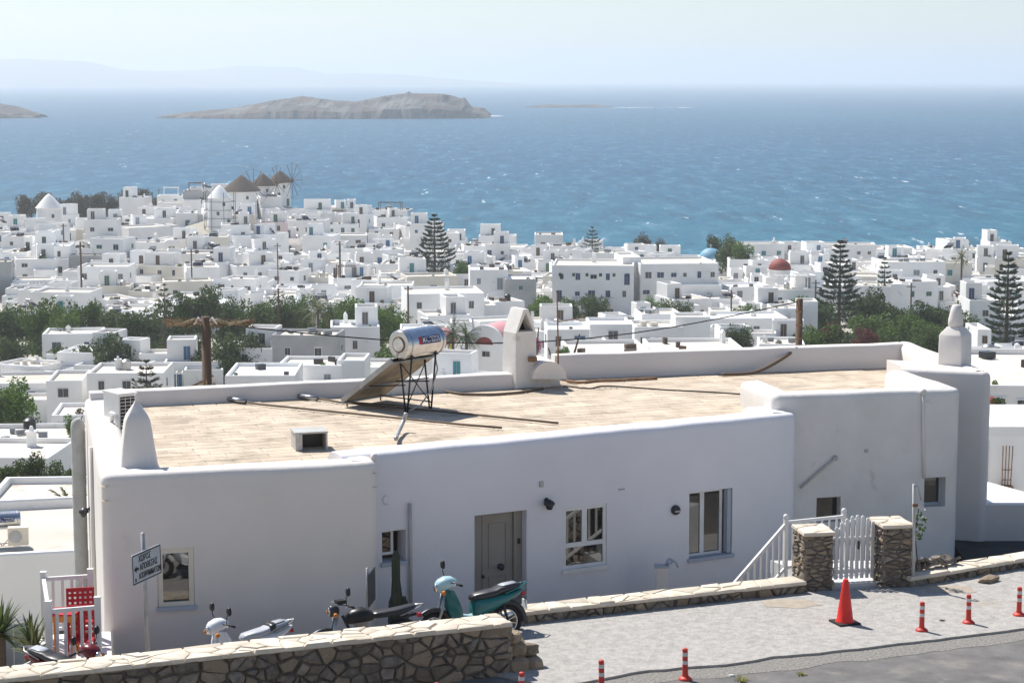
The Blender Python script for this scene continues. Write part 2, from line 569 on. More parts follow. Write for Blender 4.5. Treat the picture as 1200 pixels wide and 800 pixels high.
def sea_material():
    m = bpy.data.materials.new('sea_water')
    m.use_nodes = True
    nt = m.node_tree
    b = nt.nodes['Principled BSDF']
    b.inputs['Roughness'].default_value = .42
    b.inputs['Specular IOR Level'].default_value = .10
    pos = nd(nt, 'ShaderNodeNewGeometry').outputs['Position']
    sx = nd(nt, 'ShaderNodeSeparateXYZ')
    nt.links.new(pos, sx.inputs[0])
    shallow = ramp(nt, sx.outputs['Y'], 1000, 560)
    deep = mixc(nt, ramp(nt, noise_out(nt, pos, .0035, 5, .6, (1, .25, 1)), .35, .65), (.008, .072, .150), (.014, .098, .185))
    c = mixc(nt, shallow, deep, (.016, .120, .185))
    # light and shade of the waves put into the colour as pale and dark streaks
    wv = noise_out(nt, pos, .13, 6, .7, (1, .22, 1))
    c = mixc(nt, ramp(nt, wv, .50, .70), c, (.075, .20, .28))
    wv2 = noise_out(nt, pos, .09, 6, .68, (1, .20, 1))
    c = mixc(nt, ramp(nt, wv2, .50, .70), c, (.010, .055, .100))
    # whitecaps
    gate = ramp(nt, noise_out(nt, pos, .02, 3, .5, (1, .4, 1)), .42, .60)
    cap = ramp(nt, noise_out(nt, pos, .21, 5, .66, (1, .15, 1)), .635, .69)
    ml = nd(nt, 'ShaderNodeMath', operation='MULTIPLY')
    nt.links.new(cap, ml.inputs[0]); nt.links.new(gate, ml.inputs[1])
    c = mixc(nt, ml.outputs[0], c, (.75, .80, .83))
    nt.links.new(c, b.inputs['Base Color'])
    bn = nd(nt, 'ShaderNodeBump')
    bn.inputs['Strength'].default_value = .8
    bn.inputs['Distance'].default_value = 1.2
    nt.links.new(noise_out(nt, pos, .16, 6, .6, (1, .6, 1)), bn.inputs['Height'])
    nt.links.new(bn.outputs[0], b.inputs['Normal'])
    MATS['sea_water'] = m
sea_material()
mb = MB()
ys = [380, 700, 1500, 4000, 12000, 38000]
for y in ys:
    for x in (-19000, -6000, -2000, -600, 0, 600, 2000, 6000, 19000):
        mb.v.append((x, y, 0))
for j in range(len(ys) - 1):
    for i in range(8):
        a = j * 9 + i
        mb.f.append((a, a + 1, a + 10, a + 9)); mb.m.append(0)
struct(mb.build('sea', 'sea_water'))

def islet(name, sil, Y, depth, seed, matn='rock', rough=1.0, step=None):
    "land whose skyline passes through the pixels sil; base on the sea"
    x0, x1 = sil[0][0], sil[-1][0]
    n = int((x1 - x0) / (step or 3))
    mb = MB()
    prof = [(-1.0, -.03), (-.97, .10), (-.90, .38), (-.78, .52), (-.6, .66), (-.35, .86), (0, 1.0), (.3, .85), (.65, .5), (1, -.05)]
    for i in range(n + 1):
        px = x0 + (x1 - x0) * i / n
        for (a, ya), (b, yb) in zip(sil, sil[1:]):
            if px <= b + 1e-6:
                py = ya + (yb - ya) * (px - a) / (b - a)
                break
        top = at_y(px, py, Y)
        h = max(top.z, .5)
        dsc = depth * (.35 + .65 * math.sin(pi * min(max(i / n, .03), .97)) ** .6)
        for t, k in prof:
            nz = fbm(px * .06 + seed, t * 2.2, seed, 5) * .30 * rough
            nz2 = fbm(px * .30, t * 4 + seed, seed + 3, 3) * .14 * rough
            kk = k * (1 + (nz + nz2 if abs(t) > .05 else nz2 * .25))
            X = (px - 600) / F * Y + fbm(px * .05, t * 3, seed) * depth * .10 * rough
            mb.v.append((X, Y + t * dsc * (1 + .5 * nz) + dsc * .06 * fbm(px * .12, 7.7, seed), h * kk if k > 0 else -2))
    m = len(prof)
    for i in range(n):
        for j in range(m - 1):
            a = i * m + j
            mb.f.append((a, a + 1, a + m + 1, a + m)); mb.m.append(0)
    return struct(mb.build(name, matn, None, rough < .5))
S = lambda L: [(a / 2, b / 2 + 50) for a, b in L]
islet('islet', S([(388, 171), (430, 164), (480, 159), (560, 153), (640, 136), (700, 128), (715, 125), (735, 129), (790, 136), (840, 138), (900, 125), (950, 119), (958, 114), (966, 119), (1040, 120), (1080, 131), (1092, 128), (1110, 151), (1130, 153), (1150, 169)]), 2500, 105, 2.0)
islet('islet', [(-60, 112), (-20, 117), (0, 120), (20, 124), (40, 130), (52, 134)], 2500, 75, 9.0)
islet('reef', [(616, 124.8), (640, 122.4), (668, 123.4), (695, 122.6), (718, 124.9)], 3400, 30, 5.0)
mb = MB()
rnd = random.Random(4)
for (xa, xb, yp, n) in ((215, 570, 137.2, 26), (716, 812, 126.3, 9), (0, 54, 136.6, 6), (565, 582, 136, 4)):
    for i in range(n):
        px = xa + (xb - xa) * (i + rnd.random() * .8) / n
        Y = at_z(px, yp + rnd.uniform(-.3, .3), .02).y
        L_ = rnd.uniform(5, 16); w_ = rnd.uniform(8, 26)
        X = (px - 600) / F * Y
        pts = [(X + L_ * cos(a) * rnd.uniform(.6, 1.1), Y + w_ * sin(a) * rnd.uniform(.6, 1.1)) for a in [k * pi / 5 for k in range(10)]]
        mb.add([(p[0], p[1], .06 + .01 * i) for p in pts], [tuple(range(10))])
tag(mb.build('surf', 'surf'), kind='stuff')
islet('far_hills', [(-160, 84), (-90, 76), (-40, 71), (0, 70), (30, 69), (60, 70.5), (100, 72), (125, 76), (148, 82), (190, 84), (240, 90), (330, 99), (400, 104)], 13000, 1300, 3.0, 'hill', .35, 6)
islet('far_hills', [(90, 100), (150, 86), (200, 83), (240, 82.5), (262, 80), (285, 77), (320, 79), (345, 78.5), (372, 84), (385, 86.5), (420, 86), (475, 88), (520, 92), (560, 95), (640, 100)], 15000, 1300, 6.0, 'hill', .35, 6)

hz = MB()
hz.box((0, 18900, 116), (39500, 39000, 246))
haze = hz.build('haze', 'plaster')
haze.data.materials.clear()
hm = bpy.data.materials.new('haze_air')
hm.use_nodes = True
hn = hm.node_tree.nodes
hn.remove(hn['Principled BSDF'])
pv = hn.new('ShaderNodeVolumePrincipled')
pv.inputs['Color'].default_value = (.90, .955, 1.0, 1)
pv.inputs['Density'].default_value = 1.55e-4
pv.inputs['Anisotropy'].default_value = .35
hm.node_tree.links.new(pv.outputs[0], hn['Material Output'].inputs['Volume'])
haze.data.materials.append(hm)
haze.display_type = 'WIRE'
tag(haze, kind='stuff')

# ------------------------------------------------------------------ the house in front
ROOF = 39.5
PAVE = 37.4
TERR = 36.4
BASE = 35.7
def lerp2(a, b, t):
    return (a[0] + (b[0] - a[0]) * t, a[1] + (b[1] - a[1]) * t)
def dirn(a, b):
    L = math.hypot(b[0] - a[0], b[1] - a[1])
    return ((b[0] - a[0]) / L, (b[1] - a[1]) / L)
def off(p, d, k):
    return (p[0] + d[0] * k, p[1] + d[1] * k)
def xy(v):
    return (v[0], v[1])
FL, FR = xy(at_z(118, 563, ROOF + .09)), xy(at_z(443, 547, ROOF + .09))
M0, M1 = xy(at_z(446, 536, ROOF + .13)), xy(at_z(936, 489, ROOF + .13))
M0 = off(M0, dirn(M1, M0), .7)
R0, R1 = xy(at_z(906, 468, ROOF + .43)), xy(at_z(1127, 460, ROOF + .43))
G0, G1 = xy(at_z(1100, 437, ROOF + .45)), xy(at_z(1166, 440, ROOF + .45))
B0, B1 = xy(at_z(160, 476, ROOF)), xy(at_z(640, 453, ROOF))
B2, B3 = xy(at_z(650, 444, ROOF)), xy(at_z(1044, 430, ROOF))
LR = xy(at_z(99, 470, ROOF + .12))

def sweep_wall(pts, z0, top, openings=(), r=.16, reveal=.22, wob=.018, step=.7):
    """plaster wall along pts (outside on the right-hand side); top: list of (offset inward, z);
    openings: (segment, s0, s1, z0, z1)"""
    mb = MB()
    n = len(pts)
    cols = []                      # (segment, s, fn(off) -> xy)
    segs = [(dirn(pts[i], pts[i + 1]), math.hypot(pts[i + 1][0] - pts[i][0], pts[i + 1][1] - pts[i][1])) for i in range(n - 1)]
    nrm = [(d[1], -d[0]) for d, L in segs]
    def tlen(i):      # tangent length of the rounded corner between segments i and i+1
        c_ = max(-.95, nrm[i][0] * nrm[i + 1][0] + nrm[i][1] * nrm[i + 1][1])
        return r * math.sqrt((1 - c_) / (1 + c_))
    for i, (d, L) in enumerate(segs):
        a = tlen(i - 1) if i > 0 else 0
        b = L - tlen(i) if i < n - 2 else L
        ss = {a, b}
        for o in openings:
            if o[0] == i:
                ss |= {o[1], o[2]}
        k = max(1, int((b - a) / step))
        for q in range(1, k):
            s = a + (b - a) * q / k
            if all(abs(s - t) > .15 for t in ss):
                ss.add(s)
        for s in sorted(ss):
            P = off(pts[i], d, s)
            N = nrm[i]
            cols.append((i, s, (lambda P, N: lambda o: (P[0] - N[0] * o, P[1] - N[1] * o))(P, N)))
        if i < n - 2:
            n1, n2 = nrm[i], nrm[i + 1]
            den = 1 + n1[0] * n2[0] + n1[1] * n2[1]
            mv = ((n1[0] + n2[0]) / den, (n1[1] + n2[1]) / den)
            P0 = pts[i + 1]
            C = (P0[0] - mv[0] * r, P0[1] - mv[1] * r)
            for q in range(1, 4):
                t = q / 4
                N = (n1[0] * (1 - t) + n2[0] * t, n1[1] * (1 - t) + n2[1] * t)
                l = math.hypot(*N)
                N = (N[0] / l, N[1] / l)
                def fn(o, C=C, N=N, P0=P0, mv=mv):
                    if o < r:
                        return (C[0] + N[0] * (r - o), C[1] + N[1] * (r - o))
                    return (P0[0] - mv[0] * o, P0[1] - mv[1] * o)
                cols.append((i + .5, -1, fn))
    zs = {z0}
    zt = top[0][1]
    for o in openings:
        zs |= {o[3], o[4]}
    z = z0
    while z < zt - .5:
        z += .5
        if all(abs(z - t) > .15 for t in zs):
            zs.add(z)
    rows = [(0, z) for z in sorted(zs)] + list(top)
    nr = len(rows)
    for c in cols:
        for o, z in rows:
            p = c[2](o)
            w = wob * fbm(p[0] * .9 + 5, p[1] * .9, z * .9, 3)
            w2 = (wob * 1.6 * fbm(p[0] * 1.3, p[1] * 1.3, 4.4, 2)) if o > 0 or z >= zt else 0
            mb.v.append((p[0] + w, p[1] + w, z + w2))
    for j in range(len(cols) - 1):
        i0, s0 = cols[j][0], cols[j][1]
        i1, s1 = cols[j + 1][0], cols[j + 1][1]
        for k in range(nr - 1):
            hole = False
            if i0 == i1 and isinstance(i0, int) and rows[k][0] == 0 and rows[k + 1][0] == 0:
                sm, zm = (s0 + s1) / 2, (rows[k][1] + rows[k + 1][1]) / 2
                hole = any(o[0] == i0 and o[1] < sm < o[2] and o[3] < zm < o[4] for o in openings)
            if not hole:
                a = j * nr + k
                mb.f.append((a, a + nr, a + nr + 1, a + 1)); mb.m.append(0)
    for e in (0, len(cols) - 1):
        q = tuple(range(e * nr, e * nr + nr))
        mb.f.append(q if e == 0 else q[::-1]); mb.m.append(0)
    for (i, s0, s1, za, zb) in openings:
        d, N = segs[i][0], nrm[i]
        def P(s, z, o):
            p = off(pts[i], d, s)
            return (p[0] - N[0] * o, p[1] - N[1] * o, z)
        for (sa, z_a, sb, z_b) in ((s0, za, s1, za), (s1, za, s1, zb), (s1, zb, s0, zb), (s0, zb, s0, za)):
            mb.add([P(sa, z_a, 0.004), P(sb, z_b, 0.004), P(sb, z_b, reveal + .1), P(sa, z_a, reveal + .1)], [(0, 1, 2, 3)], 0)
    return mb
def cap_profile(zt, w=.48, inner=None, rr=.14):
    return [(0, zt - rr), (.012, zt - rr * .55), (.05, zt - rr * .18), (.12, zt - .01), (.2, zt), (w - .14, zt), (w - .05, zt - .04), (w, zt - .10), (w + .01, (inner if inner is not None else ROOF) - .02)]

house = thing('house', 'long white plastered house with flat tan tiled roof and rounded parapets', 'house', (0, 34, TERR))
def hp(o):          # keep world coordinates while parenting
    o.parent = house
    o.matrix_parent_inverse = Matrix.Translation((0, -34, -TERR))
    return o
def opening(seg, p0, p1, xa, xb, ya, yb):
    "opening from pixel columns xa..xb (at mid height), pixel rows ya (top) .. yb at its left edge"
    s0, zt = on_wall(xa, ya, p0, p1)
    s1, _ = on_wall(xb, (ya + yb) / 2, p0, p1)
    _, zb = on_wall(xa, yb, p0, p1)
    return (seg, s0, s1, zb, zt)
# left block
op_l = opening(1, FL, FR, 184, 227.5, 643, 712)
LB = off(FR, dirn(FL, LR), 1.1)
hp(sweep_wall([LR, FL, FR, LB], BASE, cap_profile(ROOF + .18, .55), [op_l], reveal=.10).build('wall', 'plaster', None, R(50)))
# middle block
op_n = opening(0, M0, M1, 447.5, 475.5, 623, 660)
op_d = list(opening(0, M0, M1, 556, 617, 604, 700)); op_d[3] = TERR; op_d = tuple(op_d)
op_w = opening(0, M0, M1, 660, 711, 595, 668)
op_x = opening(0, M0, M1, 808, 858, 577, 655)
MD = dirn(M0, M1)
MN = (MD[1], -MD[0])
hp(sweep_wall([M0, M1, off(M1, MN, -1.0)], BASE, cap_profile(ROOF + .22, .62), [op_n, op_d, op_w, op_x], reveal=.24).build('wall', 'plaster_cool', None, R(50)))
# right block
RD = dirn(R0, R1); RN = (RD[1], -RD[0])
op_r = opening(1, R0, R1, 957, 985, 583, 612)
op_s = opening(1, R0, R1, 1083.5, 1108, 559.5, 594)
hp(sweep_wall([off(R0, RN, -1.9), R0, R1, off(R1, RN, -2.6)], BASE, cap_profile(ROOF + .52, .50), [op_r, op_s], reveal=.26).build('wall', 'plaster_worn', None, R(50)))
# far right block with the finial
GD = dirn(G0, G1); GN = (GD[1], -GD[0])
RC = off(B3, RD, .35)
GE = off(off(B3, dirn(B2, B3), .60), (0, 1), .34)
hp(sweep_wall([off(G0, GD, -.8), G1, GE], BASE, cap_profile(ROOF + .52, .42), reveal=.2).build('wall', 'plaster', None, R(50)))
gb = dirn(G1, GE)
g = MB(); g.prism([off(off(G0, GD, -.7), GN, -.2), off(off(G1, GD, -.2), GN, -.2), off(off(off(G1, GD, -.2), GN, -.2), gb, 1.25), off(off(off(G0, GD, -.7), GN, -.2), gb, 1.25)], ROOF - .1, ROOF + .50)
hp(g.build('chimney_base', 'plaster'))
# rear parapets
for (a, b, h) in ((off(B0, dirn(B1, B0), .9), off(B1, dirn(B0, B1), .1), .31), (B2, off(B3, dirn(B2, B3), .3), .52)):
    d = dirn(b, a); N = (d[1], -d[0]); w_ = .34
    hp(sweep_wall([off(b, N, w_), off(a, N, w_)], BASE - 2, [(0, ROOF + h - .03), (.03, ROOF + h), (w_ - .03, ROOF + h), (w_, ROOF + h - .03), (w_ + .002, ROOF - .05)]).build('wall', 'plaster', None, R(50)))
# roof deck and its tiles
roof_poly = [off(LR, dirn(LR, FL), .2), FL, FR, lerp2(M0, M1, .02), lerp2(M0, M1, .985), off(R0, RN, -.2), off(R1, RN, -.2), off(G0, GN, -.3), B3, B2, B1, B0]
roof_poly = [FL, FR, M0, off(M1, MN, -.1), off(R0, RN, -.1), off(R1, RN, -.1), off(G0, GN, -.2), RC, B2, B1, LR]
mb = MB()
n = len(roof_poly)
mb.add([(p[0], p[1], ROOF - .013) for p in roof_poly] + [(p[0], p[1], ROOF - .25) for p in roof_poly], [tuple(range(n)), tuple(range(2 * n - 1, n - 1, -1))])
roof = hp(mb.build('roof', 'roof_screed'))
td = dirn(B0, B3); tn = (-td[1], td[0])
TW, TD = .46, .31
tile = MB()
a, b, t_ = TW / 2 - .003, TD / 2 - .003, .03
tile.loft([[(-a, -b, -.02), (a, -b, -.02), (a, b, -.02), (-a, b, -.02)], [(-a, -b, .018), (a, -b, .018), (a, b, .018), (-a, b, .018)], [(-a + .012, -b + .012, .026), (a - .012, -b + .012, .026), (a - .012, b - .012, .026), (-a + .012, b - .012, .026)]])
tile_me = tile.mesh('tile', 'roof_tile')
rnd = random.Random(5)
slots = []
ins = [off(p, ((0 - p[0]) / 40, (40.5 - p[1]) / 40), 0) for p in roof_poly]
for j in range(-34, 30):
    for i in range(-30, 30):
        s = (i + .5 * (j % 2) + rnd.uniform(-.03, .03)) * TW; t = j * TD
        x, y = B0[0] + 8 * td[0] + td[0] * s + tn[0] * t, B0[1] + 8 * td[1] + td[1] * s + tn[1] * t
        if all(in_poly(x + a_ * td[0] + b_ * tn[0], y + a_ * td[1] + b_ * tn[1], roof_poly) for a_ in (-.42, .42) for b_ in (-.36, .36)):
            slots.append((y, x))
slots.sort()
rest = MB()
rz0 = math.atan2(td[1], td[0])
for k, (y, x) in enumerate(slots):
    dz = ROOF - .030 + rnd.uniform(0, .005)
    if k < 300:
        o = link('tile', tile_me)
        o.parent = roof
        o.location = (x, y, dz)
        o.rotation_euler = (rnd.uniform(-.008, .008), rnd.uniform(-.008, .008), rz0 + rnd.uniform(-.015, .015))
    else:
        C, S_ = cos(rz0), sin(rz0)
        rest.add([(x + v[0] * C - v[1] * S_, y + v[0] * S_ + v[1] * C, dz + v[2]) for v in tile.v], tile.f)
o = rest.build('tiles', 'roof_tile', roof)
tag(o, kind='stuff')

# --- openings filled: frames, panes, door
def wall_frame(p0, p1):
    d = dirn(p0, p1)
    return p0, d, (d[1], -d[0])
def wall_box(mb, wf, s0, s1, z0, z1, o0, o1, mi=0):
    "box on a wall: s along it, o outward distance"
    p0, d, N = wf
    a = [(s0, o0), (s1, o0), (s1, o1), (s0, o1)]
    pl = [(p0[0] + d[0] * s + N[0] * o, p0[1] + d[1] * s + N[1] * o) for s, o in a]
    mb.prism(pl, z0, z1, mi)
def window(wf, op, depth, frame=.06, matn='white_paint', split=(), rail=None, fw=.05, sill=None, bot=0, right_gap=0):
    _, s0, s1, z0, z1 = op
    s1 = s1 - right_gap
    z0 = z0 + bot
    f = MB()
    o0, o1 = -depth - fw, -depth
    wall_box(f, wf, s0 + .003, s0 + frame, z0 + .003, z1 - .003, o0, o1)
    wall_box(f, wf, s1 - frame, s1 - .003, z0 + .003, z1 - .003, o0, o1)
    wall_box(f, wf, s0 + frame, s1 - frame, z0 + .003, z0 + frame, o0, o1 - .002)
    wall_box(f, wf, s0 + frame, s1 - frame, z1 - frame, z1 - .003, o0, o1 - .002)
    for q in split:
        sm = s0 + (s1 - s0) * q
        wall_box(f, wf, sm - frame * .75, sm + frame * .75, (rail + frame / 2 if rail else z0 + frame), z1 - frame, o0, o1 - .004)
    if rail:
        wall_box(f, wf, s0 + frame, s1 - frame, rail - frame * .6, rail + frame * .6, o0, o1 - .006)
    w = hp(f.build('window', matn))
    edges = [s0 + frame] + [s0 + (s1 - s0) * q for q in split] + [s1 - frame]
    zb = rail if rail else z0 + frame
    for a, b in zip(edges, edges[1:]):
        g = MB()
        wall_box(g, wf, a, b, zb, z1 - frame, o0 + .015, o0 + .025)
        g.build('pane', 'glass_pane', w)
    if rail:
        g = MB()
        wall_box(g, wf, s0 + frame, s1 - frame, z0 + frame, rail, o0 + .015, o0 + .025)
        g.build('pane', 'glass_pane', w)
    if sill:
        g = MB()
        wall_box(g, wf, op[1] - .03, op[2] + .03, op[3] - .06, op[3] + .012, -depth - .02, .05)
        g.build('sill', sill, w)
    return w
wfL, wfM, wfR = wall_frame(FL, FR), wall_frame(M0, M1), wall_frame(R0, R1)
window(wfL, op_l, .005, .085, 'cream_frame', sill='sill_grey', fw=.07)
window(wfM, op_n, .16, .05, 'white_paint', bot=.10, right_gap=.16, sill='sill_grey')
wz = on_wall(660, 640, M0, M1)[1]
window(wfM, op_w, .02, .07, 'white_paint', (.5,), wz, sill='white_paint')
window(wfM, op_x, .15, .06, 'white_paint', (.46,), right_gap=.13, sill='sill_grey')
window(wfR, op_r, .2, .05, 'dark_metal')
window(wfR, op_s, .2, .05, 'sill_grey')
# half open wooden shutter leaf of the right hand window
g = MB(); wall_box(g, wfM, op_x[2] - .10, op_x[2] - .02, op_x[3] + .03, op_x[4] - .02, -.14, -.02)
hp(g.build('shutter', 'sill_grey'))
# door with side panel, knob and lock
_, s0, s1, z0, z1 = op_d
dd = .19
g = MB()
wall_box(g, wfM, s0 + .003, s0 + .05, z0, z1 - .003, -dd - .06, -dd); wall_box(g, wfM, s1 - .17, s1 - .003, z0, z1 - .003, -dd - .06, -dd + .03)
wall_box(g, wfM, s0 + .05, s1 - .17, z1 - .06, z1 - .003, -dd - .06, -dd)
fr_ = hp(g.build('door_frame', 'door_taupe'))
sp_ = s0 + .05 + (s1 - s0) * .20
g = MB()
wall_box(g, wfM, s0 + .055, sp_ - .01, z0 + .01, z1 - .065, -dd - .05, -dd - .015)
wall_box(g, wfM, s0 + .10, sp_ - .055, z0 + .2, z1 - .2, -dd - .05, -dd - .004)
hp(g.build('side_panel', 'door_taupe'))
g = MB()
wall_box(g, wfM, sp_, s1 - .175, z0 + .01, z1 - .065, -dd - .05, -dd - .012)
ds = sp_ + .12; de = s1 - .175 - .12
for (za, zb) in ((z0 + 1.02, z1 - .22), (z0 + .15, z0 + .86)):
    for (a, b, c, e) in ((ds, de, za, za + .025), (ds, de, zb - .025, zb), (ds, ds + .025, za + .026, zb - .026), (de - .025, de, za + .026, zb - .026)):
        wall_box(g, wfM, a, b, c, e, -dd - .05, -dd + .004)
door = hp(g.build('door', 'door_taupe'))
def wall_pt(wf, s, z, o):
    p0, d, N = wf
    return Vector((p0[0] + d[0] * s + N[0] * o, p0[1] + d[1] * s + N[1] * o, z))
def out_axis(wf):
    N = Vector((wf[2][0], wf[2][1], 0)); D = Vector((wf[1][0], wf[1][1], 0))
    return Matrix((D, Vector((0, 0, 1)), N)).transposed()
s_, z_ = on_wall(592, 666, M0, M1)
g = MB(); g.lathe([(.02, 0), (.055, .01), (.055, .02), (.025, .03), (.03, .05), (.06, .065), (.055, .085), (.02, .09)], 12, wall_pt(wfM, s_, z_, -dd - .012), axis=out_axis(wfM)); g.build('knob', 'dark_metal', door, True)
s_, z_ = on_wall(572, 678, M0, M1)
g = MB(); g.lathe([(.03, 0), (.03, .03), (.012, .035)], 10, wall_pt(wfM, s_, z_, -dd - .012), axis=out_axis(wfM)); g.build('lock', 'dark_metal', door, True)
for px, py in ((612.5, 635.5),):
    s_, z_ = on_wall(px, py, M0, M1)
    g = MB(); wall_box(g, wfM, s_ - .02, s_ + .03, z_ - .05, z_ + .05, -dd + .03, -dd + .05); hp(g.build('doorbell', 'dark_metal'))
# wall lamps
def wall_lamp(wf, px, py, p0, p1):
    s, z = on_wall(px, py, p0, p1)
    ax = out_axis(wf)
    g = MB(); g.lathe([(.045, 0), (.045, .015), (.02, .03), (.02, .10)], 10, wall_pt(wf, s, z + .07, 0), axis=ax)
    lamp = hp(g.build('wall_lamp', 'dark_metal', None, R(40)))
    q = wall_pt(wf, s, z, .12)
    g = MB(); g.lathe([(.02, .10), (.09, .05), (.10, .03), (.095, .0)], 10, q); g.build('lamp_shade', 'dark_metal', lamp, R(40))
    g = MB(); g.lathe([(.01, -.09), (.05, -.08), (.07, -.03), (.07, .01)], 10, q); g.build('globe', 'window_dark', lamp, True)
wall_lamp(wfM, 640, 590, M0, M1)
s_, z_ = on_wall(791, 597, M0, M1)
g = MB(); g.lathe([(.09, 0), (.095, .03), (.08, .07), (.04, .085)], 14, wall_pt(wfM, s_, z_, 0), axis=out_axis(wfM)); lamp = hp(g.build('wall_lamp', 'dark_metal', None, R(40)))
g = MB(); g.box(wall_pt(wfM, s_, z_ - .015, .09), (.10, .02, .03), math.atan2(MD[1], MD[0])); g.build('louvre', 'pipe_grey', lamp)
wfS = wall_frame(LR, FL)
wall_lamp(wfS, 105.5, 600, LR, FL)
# small fittings on the front walls
for wf, p0, p1, px, py, w_, h_, mt in ((wfM, M0, M1, 634, 567, .07, .1, 'pipe_grey'), (wfM, M0, M1, 728, 573, .12, .02, 'pipe_grey'), (wfR, R0, R1, 1015, 528, .06, .06, 'pipe_grey')):
    s, z = on_wall(px, py, p0, p1)
    g = MB(); wall_box(g, wf, s - w_ / 2, s + w_ / 2, z - h_ / 2, z + h_ / 2, -.01, .035); hp(g.build('junction_box', mt))
s, z = on_wall(451, 586, M0, M1)
g = MB(); pts = [wall_pt(wfM, s + .06 * cos(a) + .02, z + .075 * sin(a), .03) for a in [R(60 + 240 * k / 10) for k in range(11)]]
g.tube(pts, .012, 6); hp(g.build('hook', 'white_paint', None, True))
# pipes: conduit by the niche, rusty conduit across the right block, white downpipe
def pipe(name, wf, p0, p1, pix, r, mt, o=.05, n=8):
    pts = []
    for px, py in pix:
        s, z = on_wall(px, py, p0, p1); pts.append(wall_pt(wf, s, z, o))
    g = MB(); g.tube(pts, r, n); return hp(g.build(name, mt, None, True))
pipe('conduit', wfM, M0, M1, [(479, 589), (479.5, 640), (480, 716)], .032, 'pipe_grey')
pipe('conduit', wfR, R0, R1, [(937, 571), (958, 553), (977, 537), (978.5, 534)], .025, 'pipe_grey')
g = MB(); s, z = on_wall(978, 536, R0, R1); g.lathe([(.05, 0), (.05, .06), (.03, .07)], 10, wall_pt(wfR, s, z, 0), axis=out_axis(wfR)); hp(g.build('pipe_end', 'pipe_grey', None, True))
pipe('downpipe', wfR, R0, R1, [(1081, 462), (1081, 500), (1082, 560)], .03, 'plaster_worn', .03)
g = MB(); s, z = on_wall(1081, 459, R0, R1); g.lathe([(.03, -.06), (.06, -.03), (.07, .01), (.05, .05), (.02, .07)], 10, wall_pt(wfR, s, z, .03)); hp(g.build('spout', 'plaster', None, True))
g = MB(); s, z = on_wall(437, 535, M0, M1); g.lathe([(.03, -.07), (.06, -.04), (.065, 0), (.05, .05), (.02, .07)], 10, wall_pt(wfM, s, z, .05)); hp(g.build('spout', 'plaster', None, True))
# round buttress pipe at the left end
q = off(LR, dirn(LR, FL), 1.0)
wfq = off(q, (dirn(LR, FL)[1], -dirn(LR, FL)[0]), .17)
g = MB(); g.lathe([(.14, 30), (.14, 39.28), (.12, 39.38), (.06, 39.44)], 12, (wfq[0], wfq[1], 0)); hp(g.build('flue', 'pipe_grey', None, R(40)))
q2 = off(off(LR, dirn(LR, FL), 4.6), (dirn(LR, FL)[1], -dirn(LR, FL)[0]), .03)
g = MB(); g.tube([(q2[0], q2[1], 39.5), (q2[0], q2[1], 36)], .045, 8); hp(g.build('downpipe', 'plaster', None, True))
# chimneys
def sq_loft(mb, c, prof, rz, rnd_=.12, n=2):
    rings = []
    for hw, z in prof:
        rr = rounded_rect(2 * hw, 2 * hw, max(.004, hw * rnd_ * 2), n)
        C, S_ = cos(rz), sin(rz)
        rings.append([(c[0] + p[0] * C - p[1] * S_, c[1] + p[0] * S_ + p[1] * C, c[2] + z) for p in rr])
    mb.loft(rings)
aL = math.atan2(FR[1] - FL[1], FR[0] - FL[0])
c = at_z(158, 546, ROOF + .18); c.y += .30
g = MB(); sq_loft(g, (c.x, c.y, ROOF + .02), [(.345, 0), (.33, .12), (.305, .18), (.265, .45), (.225, .75), (.205, .88), (.175, .96), (.12, 1.05), (.06, 1.14), (.03, 1.20), (.024, 1.25), (.032, 1.28), (.015, 1.33)], aL, .10, 3)
ch = hp(g.build('chimney', 'plaster', None, R(45)))
c = at_z(1121, 428, ROOF + .5); c.y += .2
g = MB(); sq_loft(g, (c.x, c.y, ROOF + .4), [(.27, 0), (.265, .45), (.26, .72), (.245, .76), (.155, .88), (.145, .90)], aL + R(38), .05, 2)
ch = hp(g.build('chimney', 'plaster', None, R(45)))
g = MB(); g.lathe([(.13, 0), (.165, .06), (.155, .18), (.12, .34), (.085, .46), (.05, .48)], 14, (c.x, c.y, ROOF + 1.29)); g.build('chimney_cap', 'plaster', ch, R(50))
# gabled chimney with an open triangular mouth
c = at_z(609, 440, ROOF + .3)
aG = R(30)
def gl(x, y, z):
    C, S_ = cos(aG), sin(aG)
    return (c.x + x * C - y * S_, c.y + .45 + x * S_ + y * C, ROOF + z)
g = MB()
w, dp, h1, h2 = .265, .285, 1.18, 1.68
V = [gl(-w, -dp, 0), gl(w, -dp, 0), gl(w, dp, 0), gl(-w, dp, 0), gl(-w * .93, -dp * .93, h1), gl(w * .93, -dp * .93, h1), gl(w * .93, dp * .93, h1), gl(-w * .93, dp * .93, h1),
     gl(-.06, -dp * .93, h2), gl(.06, -dp * .93, h2), gl(.06, dp * .93, h2), gl(-.06, dp * .93, h2),
     gl(-w * .72, -dp * .93, h1 + .03), gl(w * .72, -dp * .93, h1 + .03), gl(0, -dp * .93, h2 - .07), gl(-w * .72, dp * .3, h1 + .03), gl(w * .72, dp * .3, h1 + .03), gl(0, dp * .3, h2 - .07)]
g.add(V, [(0, 1, 5, 4), (1, 2, 6, 5), (2, 3, 7, 6), (3, 0, 4, 7), (5, 6, 10, 9), (7, 4, 8, 11), (8, 9, 10, 11), (6, 7, 11, 10), (4, 5, 13, 12), (5, 9, 14, 13), (9, 8, 14), (8, 4, 12, 14), (12, 13, 16, 15), (13, 14, 17, 16), (14, 12, 15, 17)])
ch = hp(g.build('chimney', 'plaster_worn'))
